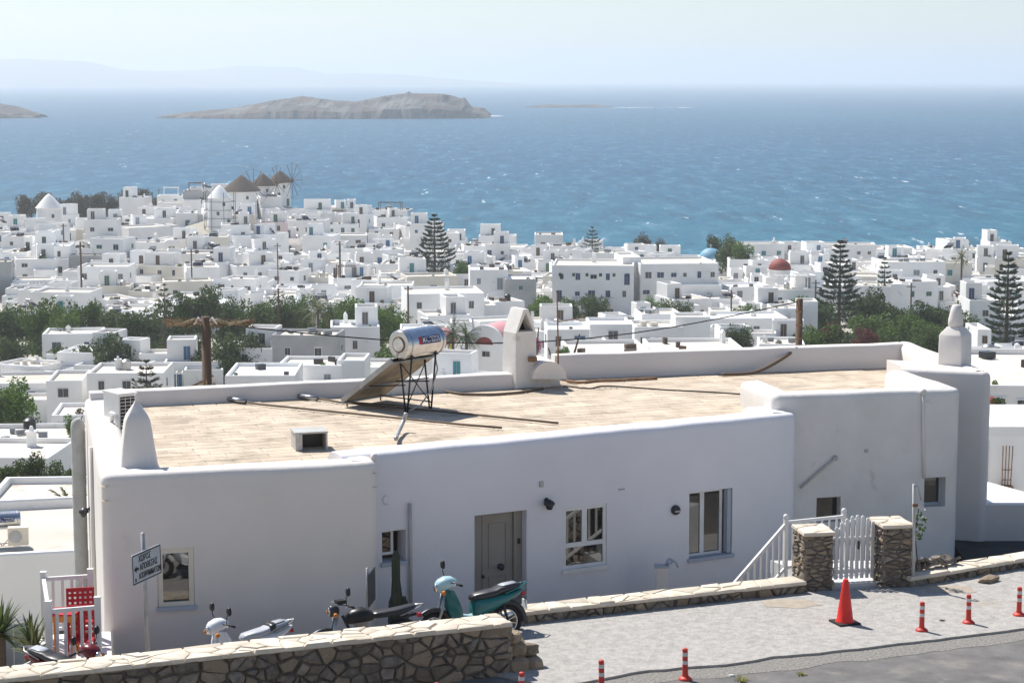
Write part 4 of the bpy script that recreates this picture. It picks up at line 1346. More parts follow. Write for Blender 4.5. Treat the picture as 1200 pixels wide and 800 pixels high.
def make_house(x, y, w, dp, h, rz, rnd, paint=None, wallmat=None, z=None, feats=None, label=None, nwin=None, group='white houses of the town', rows=None, name='town_house', roofmat=None, cat='house'):
    z = ground_z(x, y) if z is None else z
    t = thing(name, label, cat, (x, y, z), rz, group)
    paint = paint or rnd.choice(['blue', 'teal', 'brown', 'dark', 'dark', 'dark', 'grey', 'navy', 'green', 'brown'])
    fs = feats if feats is not None else {f for f, p in (('annex', .72), ('upper', .48), ('stair', .22), ('chimney', .40), ('heater', .22), ('pergola', .12), ('tank', .12), ('balcony', .15)) if rnd.random() < p}
    rm = roofmat or rnd.choice(['town_roof', 'town_roof', 'town_roof', 'whitewash'])
    block(t, 'wall', 0, 0, 0, w, dp, h, wallmat, rm)
    st = 2 if h > 4.6 else 1
    if h > 7.2:
        st = 3
    sh = h / st if st > 1 else min(h, 3.2)
    yf = -dp / 2
    for k in range(st):
        zb = k * (h - .5) / st
        n = nwin or max(1, int(w / rnd.uniform(2.4, 3.6)))
        dr = rnd.randrange(n) if (k == 0 or 'balcony' in fs) else -1
        for i in range(n):
            px_ = -w / 2 + w * (i + .5) / n + rnd.uniform(-.25, .25)
            if i == dr:
                add_win(t, paint, 1, px_, yf, zb + 1.08, 1.0, 2.1)
            elif rnd.random() < .86:
                ww = rnd.choice([.7, .85, 1.0, 1.25]); hh = rnd.choice([.8, 1.05, 1.25])
                add_win(t, paint if rnd.random() < .75 else 'dark', 0, px_, yf, zb + 1.5, ww, hh)
        # one window on a flank
        if rnd.random() < .6:
            add_win(t, paint, 0, w / 2 * (-1 if x > 0 else 1), rnd.uniform(-.25, .25) * dp, zb + 1.5, .85, 1.0, pi / 2 * (-1 if x > 0 else 1))
    up = None
    if 'upper' in fs:
        uw, ud, uh = w * rnd.uniform(.35, .6), dp * rnd.uniform(.4, .6), rnd.uniform(2.2, 2.8)
        ux_ = rnd.choice([-1, 1]) * (w - uw) / 2 * .9; uy_ = (dp - ud) / 2 * .8
        up = block(t, 'upper_room', ux_, uy_, h - .35 + 3.0 - 3.0, uw, ud, uh)
        add_win(t, paint, 1, ux_ + rnd.uniform(-.2, .2) * uw, uy_ - ud / 2, h - .35 + 1.05, .9, 1.9)
    if 'annex' in fs:
        aw, ad, ah = w * rnd.uniform(.4, .8), rnd.uniform(2.2, 3.6), h * rnd.uniform(.4, .72) if st > 1 else h * rnd.uniform(.62, .86)
        ax = rnd.choice([-1, 1]) * (w - aw) / 2
        block(t, 'annex', ax, -dp / 2 - ad / 2 + .05, 0, aw, ad, ah)
        add_win(t, paint, rnd.random() < .4, ax + rnd.uniform(-.2, .2) * aw, -dp / 2 - ad + .05, 1.25, .85, 1.4)
    if rnd.random() < .45:      # second, lower wing
        sw_, sd_, sh_ = rnd.uniform(2.4, 4.2), dp * rnd.uniform(.5, .8), h * rnd.uniform(.55, 1.2)
        block(t, 'wing', rnd.choice([-1, 1]) * (w / 2 + sw_ * .3), rnd.uniform(-.1, .3) * dp, .0, sw_, sd_, max(2.4, sh_))
    if 'stair' in fs:
        g = MB(); s_ = rnd.choice([-1, 1]); hh = (h - .3) if st == 1 else h * .5; n = 7
        for i in range(n):
            g.box((s_ * (w / 2 - .4 - i * .36), yf - .42, hh * (n - i) / n / 2 - 1.0), (.36, .85, hh * (n - i) / n + 2.0))
        g.build('stair', 'whitewash', t)
    if 'chimney' in fs:
        link('chimney', rnd.choice(CM), t, (rnd.uniform(-.4, .4) * w, rnd.uniform(0, .4) * dp, h - .36), rnd.uniform(0, 1.5), (rnd.uniform(.8, 1.2),) * 3)
    if 'tank' in fs:
        g = MB(); g.lathe([(.5, 0), (.5, .9), (.3, 1.05), (.15, 1.1)], 10); o = g.build('water_tank', 'black' if rnd.random() < .3 else 'steel', t, R(40)); o.location = (rnd.uniform(-.3, .3) * w, rnd.uniform(-.2, .3) * dp, h - .35)
    if 'heater' in fs:
        o = link('water_heater', None, t, (rnd.uniform(-.25, .25) * w, rnd.uniform(-.1, .3) * dp, h - .35), rnd.uniform(2, 4)); o.empty_display_size = .2
        for nm, me in zip(('tank', 'collector', 'stand'), HM):
            link(nm, me, o)
    if 'pergola' in fs:
        g = MB(); pw, pd = w * .55, 2.3; pz = 2.4 if st == 1 else h - .35 + 2.2
        py_ = yf - pd / 2 if st == 1 else 0
        for a in (-1, 1):
            for b in (-1, 1):
                g.box((a * pw / 2, py_ + b * pd / 2, pz - 1.2), (.12, .12, 2.4))
        g.box((0, py_ + pd / 2, pz), (pw + .3, .1, .12)); g.box((0, py_ - pd / 2, pz), (pw + .3, .1, .12))
        for i in range(7):
            g.box((-pw / 2 + pw * i / 6, py_, pz + .1), (.1, pd + .4, .08))
        g.build('pergola', 'wood_old' if rnd.random() < .5 else 'white_paint', t)
    if 'balcony' in fs and st > 1:
        g = MB(); bw = w * .5; zb = (h - .5) / st
        g.box((0, yf - .45, zb - .06), (bw, .9, .14)); g.build('balcony', 'whitewash', t)
        g = MB()
        g.box((0, yf - .87, zb + .95), (bw, .05, .06))
        for i in range(int(bw / .28)):
            g.box((-bw / 2 + .1 + i * .28, yf - .87, zb + .48), (.04, .04, .9))
        o = g.build('balcony_rail', 'paint_' + (paint if paint != 'dark' else 'grey'), t)
    q_ = rnd.random()
    if q_ < .55:          # plants and clutter on terraces
        o = link('planter', SHR[rnd.randrange(3)], t, (rnd.uniform(-.45, .45) * w, yf - rnd.uniform(.2, .7), .25), rnd.uniform(0, 6), (rnd.uniform(.5, 1.3),) * 3)
    if rnd.random() < .5:
        o = link('roof_plant', SHR[rnd.randrange(3)], t, (rnd.uniform(-.4, .4) * w, yf + rnd.uniform(.5, 1.2), h - .2), rnd.uniform(0, 6), (rnd.uniform(.3, .6),) * 3)
    if rnd.random() < .5:
        g = MB()
        for _ in range(rnd.randrange(2, 5)):
            g.box((rnd.uniform(-.4, .4) * w, rnd.uniform(-.35, .4) * dp, h - .10), (rnd.uniform(.3, 1.1), rnd.uniform(.3, .8), rnd.uniform(.35, .75)), rnd.uniform(0, 1))
        tag(g.build('roof_clutter', rnd.choice(['paint_brown', 'paint_grey', 'dark_metal', 'town_cream']), t), kind='stuff')
    if rnd.random() < .16:
        g = MB(); aw_ = rnd.uniform(1.8, 3.2); ax_ = rnd.uniform(-.25, .25) * w
        g.add([(ax_ - aw_ / 2, yf, 2.6), (ax_ + aw_ / 2, yf, 2.6), (ax_ + aw_ / 2, yf - 1.4, 2.25), (ax_ - aw_ / 2, yf - 1.4, 2.25), (ax_ - aw_ / 2, yf, 2.52), (ax_ + aw_ / 2, yf, 2.52), (ax_ + aw_ / 2, yf - 1.4, 2.17), (ax_ - aw_ / 2, yf - 1.4, 2.17)], [(0, 3, 2, 1), (4, 5, 6, 7), (3, 7, 6, 2), (0, 4, 7, 3), (1, 2, 6, 5)])
        g.build('awning', rnd.choice(['town_cream', 'paint_brown', 'cream_frame']), t)
    TOWN.append((x, y, max(w, dp) * .62))
    t['_f'] = ','.join(sorted(fs)); t['_p'] = paint; t['_s'] = st
    return t
def house_px(x0, x1, ytop, d, dp, rnd, h=None, rz=0.0, **kw):
    "house whose front spans pixel columns x0..x1 with its parapet at pixel row ytop, front at distance d"
    c = at_y((x0 + x1) / 2, ytop, d)
    w = (x1 - x0) / F * d
    x, y = c.x, d + dp / 2
    gz = min(ground_z(x, d), ground_z(x, y)) - .3
    if h is None:
        z, h = gz, c.z - gz
    else:
        z = c.z - h
    return make_house(x, y, w, dp, h, rz, rnd, z=z, **kw)

LM = []              # landmarks for labels: (x, y, phrase)
rnd = random.Random(77)
# ---- hand-placed houses
house_px(650, 746, 311, 348, 13, rnd, rz=R(-4), nwin=5, paint='navy', feats={'balcony', 'chimney'}, label='long three-storey white town mansion with balconies and a row of small attic windows', group=None)
LM.append((at_y(697, 320, 348).x, 355, 'the balconied mansion'))
B_ = house_px(745, 838, 309, 352, 14, rnd, rz=R(6), nwin=6, paint='navy', feats={'annex'}, label='white town hall with six tall dark windows beside the balconied mansion', group=None)
A_ = [o for o in col.objects if o.get('label', '').startswith('long three-storey')][0]
for k in range(6):      # attic vents
    add_win(A_, 'dark', 0, -5.6 + 2.3 * k, -6.5, (at_y(697, 322, 348).z - A_.location.z), .55, .65)
house_px(471, 562, 344, 300, 11, rnd, rz=R(8), nwin=3, paint='dark', feats={'chimney'}, label='large plain white house, blank shaded wall, dark utility pole at its corner', group=None)
house_px(384, 442, 383, 262, 8, rnd, rz=R(5), nwin=1, paint='dark', feats={'upper', 'chimney'}, label='small windowless white house with cream rooftop room among the trees', group=None)
house_px(46, 114, 391, 268, 7, rnd, rz=R(6), nwin=2, paint='navy', feats={'chimney'}, label='pale blue-grey house with one large navy window under dark trees', group=None)
house_px(549, 594, 316, 338, 9, rnd, rz=R(3), paint='grey', feats={'balcony'}, label='tall white house with grey windows and balcony next to the bare grey building', group=None)
house_px(590, 627, 327, 336, 9, rnd, rz=R(3), paint='teal', wallmat='town_grey', feats=set(), label='unpainted grey cement building beside the balconied mansion', group=None)
house_px(822, 922, 373, 290, 9, rnd, rz=R(4), paint='brown', feats={'annex', 'chimney'}, nwin=4, label='long white house with brown shutters in front of the dense grove', group=None)
house_px(480, 512, 262, 470, 8, rnd, h=9, paint='blue', feats={'upper'}, label='tall pale blue-shaded house behind the big Norfolk pine', group=None)
house_px(627, 660, 275, 480, 8, rnd, h=7, paint='dark', feats=set(), label='blank white cube house on the shore beside the small Norfolk pine', group=None)
house_px(1090, 1115, 291, 470, 8, rnd, h=6, paint='dark', feats={'chimney'}, label='white shore house whose end wall rises to a pointed gable', group=None)
house_px(1012, 1042, 292, 455, 9, rnd, h=7, paint='dark', feats={'chimney'}, label='low white shore house next to the pointed gable house', group=None)
# near houses on the slope, left edge
NEAR = 'houses on the slope below the long house'
house_px(-70, 82, 648, 61, 8.5, rnd, h=4.2, rz=R(14), nwin=2, paint='grey', feats=set(), label='white house with low parapet and a solar water tank on its roof', group=None)
house_px(-40, 93, 600, 96, 9, rnd, h=4.5, rz=R(4), nwin=2, paint='dark', feats=set(), label='flat-roofed white house below the dark evergreen thicket', group=None)
house_px(-60, 62, 536, 140, 8, rnd, h=4.5, rz=R(-3), nwin=2, paint='dark', feats={'chimney'}, label='white house with stepped flat roofs above the dark evergreen thicket', group=None)
house_px(-40, 84, 519, 152, 9, rnd, h=5, rz=R(3), nwin=2, paint='dark', feats={'tank'}, label='white terraced house with walled roof beside the bright green tree', group=None)
house_px(55, 118, 486, 176, 7, rnd, h=5, rz=R(6), nwin=2, paint='blue', feats={'annex'}, label='small white house with blue windows behind the left end of the long house', group=None)
house_px(-30, 55, 449, 215, 9, rnd, h=5, rz=R(5), nwin=2, paint='brown', feats={'chimney'}, label='wide white flat-roofed house in front of the tree belt', group=None)
house_px(50, 92, 446, 208, 8, rnd, h=5, rz=R(5), nwin=1, paint='dark', feats=set(), label='white cube house with tan roof deck in front of the tree belt', group=None)
house_px(100, 190, 437, 206, 8, rnd, h=5, rz=R(2), nwin=3, paint='dark', feats={'chimney', 'tank'}, label='low white house with cluttered roof beside the young araucaria', group=None)
house_px(262, 345, 440, 190, 9, rnd, h=5, rz=R(1), nwin=2, paint='green', feats=set(), label='white house with broad pale roof deck beside the vine-clad pole', group=None)
house_px(325, 402, 428, 200, 7, rnd, h=5, rz=R(-2), nwin=2, paint='grey', feats={'annex'}, label='white house with two grey shuttered openings behind the rear parapet', group=None)
house_px(402, 480, 430, 215, 7, rnd, h=5, rz=R(4), nwin=3, paint='dark', feats={'tank'}, label='low white house with tan roof behind the solar collector', group=None)
house_px(665, 760, 414, 185, 10, rnd, h=5, rz=R(5), nwin=2, paint='brown', feats=set(), label='white house with open flat roof deck right behind the tall rear parapet', group=None)
house_px(762, 872, 410, 190, 9, rnd, h=5, rz=R(3), nwin=2, paint='dark', feats={'chimney'}, label='wide low white house behind the rear parapet beside the dark wooden pole', group=None)
house_px(640, 690, 386, 215, 7, rnd, h=5, rz=R(2), nwin=2, paint='blue', feats=set(), label='white house with single blue door beside the magenta bougainvillea', group=None)
house_px(690, 740, 380, 225, 7, rnd, h=5, rz=R(2), nwin=1, paint='blue', feats={'stair'}, label='white house with wide slate-blue door beside the blue-doored house', group=None)
house_px(742, 800, 383, 235, 7, rnd, h=6, rz=R(2), nwin=2, paint='dark', feats=set(), label='plain white house with shaded blank front between two green bushes', group=None)
# right edge
house_px(1166, 1290, 452, 112, 16, rnd, h=5, rz=R(-4), nwin=4, paint='dark', feats=set(), label='house with wide pale flat roof below the right end of the long house', group=None, roofmat='town_roof')
house_px(1150, 1240, 424, 150, 9, rnd, h=5, rz=R(2), nwin=3, paint='dark', feats={'chimney', 'tank'}, label='white house with several stubby chimneys below the tall right Norfolk pine', group=None)
house_px(1146, 1162, 386, 250, 7, rnd, h=5, paint='brown', nwin=1, feats=set(), label='narrow white house peeping past the foot of the tall right Norfolk pine', group=None)

# ---- windmills
def windmill(px, ytop, ybase, d, rad, label, roof='thatch', wheel=None, eave=1.18, rh=None, wheel_r=4.6, scaffold=False, tag_group='thatched windmills on the headland'):
    top, base = at_y(px, ytop, d), at_y(px, ybase, d)
    zb = min(base.z, ground_z(top.x, d)) - 1.0
    rh = rh or rad * 1.05
    H = top.z - zb - rh
    t = thing('windmill', label, 'windmill', (top.x, d, zb), 0, tag_group)
    g = MB(); g.lathe([(rad * 1.06, 0), (rad, H * .5), (rad * .95, H)], 20); g.build('tower', 'whitewash', t, R(40))
    g = MB(); g.lathe([(rad * eave * .9, H - .25), (rad * eave, H - .05), (rad * .62 * eave, H + rh * .42), (rad * .28, H + rh * .82), (.08, H + rh)], 20); g.build('roof', roof, t, R(40))
    for a, zz in ((-1.4, H * .55), (-.9, H * .82)):
        o = link('window', JM[('dark', 0)], t, (sin(a + 1.4) * rad * .97, -cos(a + 1.4) * rad * .97, zz), a + 1.4, (.7, 1, .9))
    o = link('door', JM[('green', 1)], t, (sin(.9) * rad * 1.03, -cos(.9) * rad * 1.03, max(1.4, H * .25)), .9, (1.0, 1, 2.0))
    if wheel is not None:
        w = link('sail_wheel', None, t, (0, 0, H + .15), wheel); w.empty_display_size = .2
        g = MB(); g.tube([(0, rad * .5, 0), (0, -rad - 1.9, .25)], .14, 6); g.build('shaft', 'wood_old', w)
        hub = Vector((0, -rad - 1.1, .2))
        for k in range(12):
            a = 2 * pi * k / 12
            g = MB(); g.tube([hub, hub + Vector((cos(a) * wheel_r, 0, sin(a) * wheel_r))], [.075, .05], 5); g.build('spar', 'wood_old', w)
        g = MB(); g.tube([hub + Vector((cos(2 * pi * k / 12) * wheel_r * .96, 0, sin(2 * pi * k / 12) * wheel_r * .96)) for k in range(13)], .025, 4); g.build('rim_rope', 'wood_old', w)
    TOWN.append((top.x, d, rad + 1.0))
    LM.append((top.x, d, 'the thatched windmills' if roof == 'thatch' else 'the scaffolded mill' if scaffold else 'the lone white mill'))
    return t, H, zb, top.x
windmill(283, 205, 250, 488, 3.6, 'thatched windmill beside the scaffolded mill, without a wheel on view', wheel=R(150), eave=1.3, rh=3.6)
windmill(308, 203, 245, 505, 2.7, 'slim thatched windmill standing between two others on the headland', wheel=R(70), eave=1.2)
windmill(328, 200, 240, 520, 2.6, 'thatched windmill at the seaward end of the headland row, its sail wheel beside it', wheel=R(62), eave=1.25)
t, H, zb, mx = windmill(257, 217, 262, 446, 2.6, 'white-capped windmill wrapped in scaffolding', roof='whitewash', rh=2.7, scaffold=True, eave=1.02, tag_group=None)
sc_ = thing('scaffolding', 'dark tubular scaffolding built around the white-capped windmill', 'scaffolding', (mx, 446, zb))
for i in range(8):
    a = 2 * pi * (i + .5) / 8; a2 = 2 * pi * (i + 1.5) / 8
    P_ = lambda a, z: (cos(a) * 3.5, sin(a) * 3.5, z)
    g = MB(); g.tube([P_(a, 0), P_(a, H + 1.2)], .07, 4); g.build('standard', 'dark_metal', sc_)
    for z in (1.2, 3.0, 4.8, 6.6):
        if z < H + 1.0:
            g = MB(); g.tube([P_(a, z), P_(a2, z)], .06, 4); g.build('ledger', 'dark_metal', sc_)
windmill(57, 227, 268, 432, 2.75, 'lone white round mill with pale conical roof beside the dark tamarisk belt', roof='whitewash', rh=2.9, eave=1.05, tag_group=None)

# ---- churches
def church(px, ytop, d, rad, matn, label, base_w, base_h=None, drum=1.2, name='church'):
    c = at_y(px, ytop, d)
    gz = ground_z(c.x, d) - .5
    t = thing(name, label, 'church', (c.x, d, gz))
    hb = c.z - gz - rad * .95 - drum
    block(t, 'wall', 0, 0, 0, base_w, base_w * 1.1, hb)
    g = MB(); g.lathe([(rad * 1.06, hb - .4), (rad * 1.06, hb + drum - .15), (rad * 1.12, hb + drum - .1), (rad * 1.12, hb + drum)], 20); g.build('drum', 'whitewash', t, R(40))
    g = MB(); g.lathe([(rad * cos(a), hb + drum + rad * .95 * sin(a)) for a in [pi / 2 * k / 9 for k in range(9)]] + [(.02, hb + drum + rad * .95)], 24); g.build('dome', matn, t, True)
    g = MB(); zz = hb + drum + rad * .95; g.box((0, 0, zz + .4), (.12, .12, .9)); g.box((0, 0, zz + .5), (.5, .12, .12)); g.build('cross', 'white_paint', t)
    for k in range(3):
        add_win(t, 'dark', 0, (k - 1) * base_w * .3, -base_w * .55, hb * .6, .6, 1.1)
    add_win(t, 'brown', 1, 0, -base_w * .55, 1.2, 1.1, 2.1)
    TOWN.append((c.x, d, base_w * .7))
    return t
church(833, 290.5, 440, 2.6, 'dome_blue', 'white church with pale blue dome beside the round dark trees', 6.5)
church(914, 303, 378, 2.1, 'dome_red', 'white church with a dark red dome in front of the shore houses', 6.0)
LM.append((at_y(833, 291, 440).x, 440, 'the blue-domed church')); LM.append((at_y(914, 303, 378).x, 378, 'the red-domed church'))
def vault_chapel(px, ytop, d, w, L_, rz, label):
    c = at_y(px, ytop, d)
    gz = ground_z(c.x, d) - .5
    H = c.z - gz; hb = H - w * .45
    t = thing('chapel', label, 'chapel', (c.x, d + L_ / 2, gz), rz, 'pink vaulted chapels')
    g = MB(); g.box((0, 0, hb / 2), (w, L_, hb)); g.build('wall', 'whitewash', t)
    n = 12; vv, fs = [], []
    for y in (-L_ / 2 + .35, L_ / 2 - .1):
        for k in range(n + 1):
            a = pi * k / n
            vv.append((-w / 2 * .98 * cos(a), y, hb + w * .43 * sin(a)))
    fs = [(k, k + 1, n + 2 + k, n + 1 + k) for k in range(n)] + [tuple(range(n, -1, -1)), tuple(range(n + 1, 2 * n + 2))]
    g = MB(); g.add(vv, fs); g.build('vault', 'dome_pink', t, R(40))
    rings = []
    for s_, z_ in ((1.04, 0), (1.04, 1)):
        rings.append([(-w / 2 * s_ * cos(pi * k / n), -L_ / 2 + (.45 if z_ else 0), hb - .05 + w * .46 * s_ * sin(pi * k / n)) for k in range(n + 1)])
    g = MB(); g.loft(rings); g.build('gable', 'whitewash', t)
    vv = [(-w * .24 * cos(pi * k / n), -L_ / 2 - .03, hb - .2 + w * .2 * sin(pi * k / n)) for k in range(n + 1)]
    g = MB(); g.add(vv + [(a, b + .06, c_) for a, b, c_ in vv], [tuple(range(n, -1, -1))] + [(k, k + 1, n + 2 + k, n + 1 + k) for k in range(n)]); g.build('lunette', 'dome_red', t)
    add_win(t, 'dark', 0, .2, -L_ / 2, hb - 1.3, 1.1, .7)
    TOWN.append((c.x, d + 2, 5))
    return t
vault_chapel(578, 382, 236, 4.4, 6, R(-20), 'pink vaulted chapel with white gable beside the triangular-mouthed chimney')
vault_chapel(506, 389, 240, 4.0, 6, R(-20), 'pink vaulted chapel seen under the solar water tank')
LM.append((at_y(578, 385, 236).x, 240, 'the pink chapels'))

# ---- generated fill
EXCL = [(815, 852, 392, 436), (900, 930, 345, 372), (-40, 480, 170, 250),   # pixel boxes at a distance band kept free for trees: x0, x1, d0, d1
    (-40, 310, 268, 318), (308, 480, 278, 318), (945, 1135, 255, 335), (1140, 1200, 262, 300), (486, 545, 318, 352), (628, 830, 318, 338), (1110, 1145, 360, 385), (20, 195, 500, 640)]
def rear_line(px):
    for (a, ya), (b, yb) in zip([(88, 470), (640, 443), (652, 417), (1052, 401), (1110, 425), (1165, 440)], [(640, 443), (652, 417), (1052, 401), (1110, 425), (1165, 440), (1166, 440)]):
        if a <= px <= b:
            return ya + (yb - ya) * (px - a) / (b - a)
    return 900
fill = []
d = 172.0
gr = random.Random(2024)
row = 0
while d < 556:
    stepd = 9.6 + d * .005
    x = -.27 * d - 8 + gr.uniform(0, 6)
    while x < .27 * d + 8:
        w = gr.uniform(4.6, 9.0) if gr.random() < .85 else gr.uniform(9, 13)
        dp = gr.uniform(5.5, 8.5)
        yy = d + gr.uniform(-2.5, 2.5)
        cx = x + w / 2
        px = 600 + cx / yy * F
        two = gr.random() < (.40 if d > 250 else .2)
        h = gr.uniform(4.7, 6.8) if two else gr.uniform(2.6, 4.3)
        gz = ground_z(cx, yy)
        pytop = HORIZON + (CAMZ - gz - h) / yy * F
        ok = gz > 1.6 and pytop < rear_line(px) + 4 and -15 < px < 1215
        for (a, b, d0, d1) in EXCL:
            if a - 4 < px < b + 4 and d0 - 3 < yy < d1 + 3:
                ok = False
        for (tx, ty, tr) in TOWN:
            if math.hypot(cx - tx, (yy - ty)) < tr + w * .45:
                ok = False
        if -74 < cx < -46 and yy > 500:
            ok = False
        if cx < -95 and yy > 470:
            ok = False
        if ok and gr.random() < .94:
            fill.append((cx, yy, w, dp, h))
        x += w + (gr.uniform(-.4, .8) if gr.random() < .85 else gr.uniform(2, 4.5))
    d += stepd
    row += 1
print('fill houses', len(fill))
made = []
n_town0 = len(TOWN)
for (cx, yy, w, dp, h) in fill:
    wm = None
    q = gr.random()
    if q < .09: wm = 'town_cream'
    elif q < .105: wm = 'town_grey'
    elif q < .115: wm = 'town_pink'
    o = make_house(cx, yy, w, dp, h, R(gr.gauss(3, 11)), gr, wallmat=wm)
    o['_w'] = wm or ''
    made.append(o)
WORD = dict(blue='blue', teal='teal', brown='brown', green='green', grey='grey', navy='navy', dark='dark')
FW = dict(annex='a front annexe', upper='an upper room', stair='an outside stair', chimney='a chimney', heater='a water heater', pergola='a pergola', tank='a roof tank', balcony='a balcony')
for o in made:
    fs = [f for f in o['_f'].split(',') if f and not (f == 'balcony' and o['_s'] == 1)]
    colr = {'': 'white', 'town_cream': 'cream', 'town_grey': 'grey', 'town_pink': 'pink'}[o['_w']]
    s_ = ('low ' if o['_s'] == 1 else 'two-storey ') + colr + ' house, ' + WORD[o['_p']] + (' windows' if o['_p'] == 'dark' else ' shutters')
    ex = [FW[f].split(' ', 1)[1] for f in fs]
    if ex:
        s_ += ', ' + (' and '.join(ex) if len(ex) < 3 else ', '.join(ex[:2]) + ' and ' + ex[2])
    x, y = o.location.x, o.location.y
    q = min(LM, key=lambda l: math.hypot(l[0] - x, l[1] - y))
    if math.hypot(q[0] - x, q[1] - y) < 42:
        s_ += ' near ' + q[2]
    elif y > 470:
        s_ += ' towards the shore'
    o['label'] = ' '.join(s_.split()[:16])
for o in list(col.objects):
    for k in ('_f', '_p', '_s', '_w'):
        if k in o:
            del o[k]
# ------------------------------------------------------------------ trees
def crown(seed, n=3200, lobes=9, leaf=.24, tall=1.0, gap=.35):
    "uneven crown in a unit about 2 m wide (radius 1) and 2*tall high centred on z=0"
    r = random.Random(seed)
    L_ = []
    for _ in range(lobes):
        a = r.uniform(0, 6.28); rr = r.uniform(.25, .72); z = r.uniform(-.55, .62) * tall
        L_.append((Vector((cos(a) * rr, sin(a) * rr, z)), r.uniform(.28, .52)))
    L_.append((Vector((0, 0, .1)), .55))
    g = MB()
    for c, rad in L_:
        k = int(n * rad / sum(x[1] for x in L_))
        for _ in range(k):
            q = Vector((r.gauss(0, 1), r.gauss(0, 1), r.gauss(0, 1))).normalized()
            q = c + q * rad * (r.random() ** .33) * r.uniform(.85, 1.12)
            if noise.noise(q * 3.1 + Vector((seed, 0, 0))) < -gap:
                continue
            a = Vector((r.gauss(0, 1), r.gauss(0, 1), r.gauss(.3, .8))).normalized()
            b = Matrix.Rotation(r.uniform(0, 6.28), 3, a) @ a.orthogonal().normalized()
            c2 = a.cross(b); s_ = leaf * .22 * r.uniform(.6, 1.4)
            g.add([q - b * s_, q - c2 * s_ * .55, q + b * s_, q + c2 * s_ * .55], [(0, 1, 2, 3)])
    return g
LEAVES = ['leaf_dark', 'leaf_mid', 'leaf_bright', 'leaf_grey', 'petal_maroon', 'petal_magenta']
CROWN = {}
def crown_me(matn, v, tall=1.0):
    k = (matn, v, tall)
    if k not in CROWN:
        CROWN[k] = crown(v * 13 + 5, 4200, 8 + v * 2, .26, tall).mesh('crown', matn)
    return CROWN[k]
def trunk_me(v):
    r = random.Random(v)
    g = MB()
    g.tube([(0, 0, 0), (.03, .02, .35), (-.02, .03, .7), (.02, 0, 1.0)], [.085, .065, .05, .03], 7)
    for k in range(4):
        a = r.uniform(0, 6.28); z = .45 + .12 * k
        g.tube([(0, 0, z), (cos(a) * .16, sin(a) * .16, z + .18), (cos(a) * .3, sin(a) * .3, z + .42)], [.035, .025, .012], 5)
    return g.mesh('trunk', 'bark')
TR = [trunk_me(v) for v in range(3)]
tr = random.Random(99)
def tree_px(px, ytop, d, wpx, matn, label, group=None, tall=1.0, squash=1.0, name='tree'):
    top = at_y(px, ytop, d)
    gz = ground_z(top.x, d) - .1
    H = max(1.2, top.z - gz)
    rw = wpx / F * d / 2
    ch = min(H * .94, 2 * rw * 1.25 * squash)
    t = thing(name, label, 'tree' if name == 'tree' else 'shrub', (top.x, d, gz), tr.uniform(0, 6.28), group)
    o = link('crown', crown_me(matn, tr.randrange(5), tall), t, (0, 0, H - ch * .5), tr.uniform(0, 6.28), (rw * 1.05, rw * 1.05, ch * .5 / (tall * .98)))
    o2 = link('trunk', TR[tr.randrange(3)], t, (0, 0, -.2), tr.uniform(0, 6), (H * .45, H * .45, H - ch * .45))
    return t
def belt(lst, d0, d1, kinds, label, group, wr=(42, 62), **kw):
    for px, yt in lst:
        k = tr.choice(kinds)
        nm = dict(leaf_dark='dark', leaf_mid='olive green', leaf_bright='fresh green', leaf_grey='grey-brown', petal_maroon='maroon')[k]
        tree_px(px, yt, tr.uniform(d0, d1), tr.uniform(*wr), k, nm + ' ' + label, group, **kw)
belt([(-4, 362), (14, 357), (34, 366), (52, 352), (74, 362), (97, 350), (120, 360), (140, 366), (158, 361), (180, 369), (203, 355), (222, 341), (243, 333), (262, 344), (280, 356), (296, 350)], 276, 306, ['leaf_dark', 'leaf_dark', 'leaf_mid'], 'bushy tree in the belt behind the vine-clad pole', 'tree belt behind the vine-clad pole', (44, 60))
belt([(10, 395), (70, 400), (128, 390), (150, 396), (215, 388), (262, 386), (185, 398), (236, 404), (290, 388), (110, 402)], 250, 268, ['leaf_dark'], 'low tree at the foot of the belt behind the vine-clad pole', 'tree belt behind the vine-clad pole', (46, 60))
belt([(317, 352), (333, 345), (352, 349), (392, 352), (408, 347), (428, 353), (447, 356), (464, 362), (326, 376), (345, 380)], 284, 306, ['leaf_mid', 'leaf_mid', 'leaf_bright', 'leaf_dark'], 'bushy tree in the row around the small windowless house', 'tree row around the small windowless house', (36, 52))
belt([(36, 226), (52, 224), (75, 230), (92, 226), (112, 224), (132, 226), (150, 222), (168, 220), (182, 229)], 596, 612, ['leaf_grey'], 'windblown tamarisk in the belt on the headland', 'tamarisk belt on the headland', (26, 36), squash=.9)
belt([(945, 348), (962, 356), (1004, 350), (1026, 338), (1046, 356), (1070, 362), (1092, 352), (1116, 362), (1020, 366), (1052, 372), (1090, 376), (1128, 372), (1138, 352)], 292, 330, ['leaf_dark', 'leaf_mid', 'leaf_dark', 'leaf_mid'], 'tree crowded into the dense grove around the Norfolk pines', 'dense grove around the Norfolk pines', (44, 64))
belt([(948, 384), (966, 378), (990, 388), (1035, 382), (1058, 390), (1078, 384), (1122, 386), (1140, 380)], 250, 275, ['leaf_dark', 'leaf_mid'], 'low tree at the near edge of the dense grove', 'dense grove around the Norfolk pines', (40, 60))
tree_px(974, 380, 262, 36, 'petal_maroon', 'maroon-flowering shrub at the edge of the dense grove', None, name='shrub')
tree_px(1014, 382, 258, 40, 'petal_maroon', 'wide maroon-flowering shrub in front of the grove middle', None, name='shrub')
tree_px(1092, 381, 232, 44, 'leaf_dark', 'clipped dark round bush behind the right parapet finial', None, name='shrub')
tree_px(1080, 322, 372, 34, 'leaf_bright', 'bright green round tree between white houses behind the grove', None)
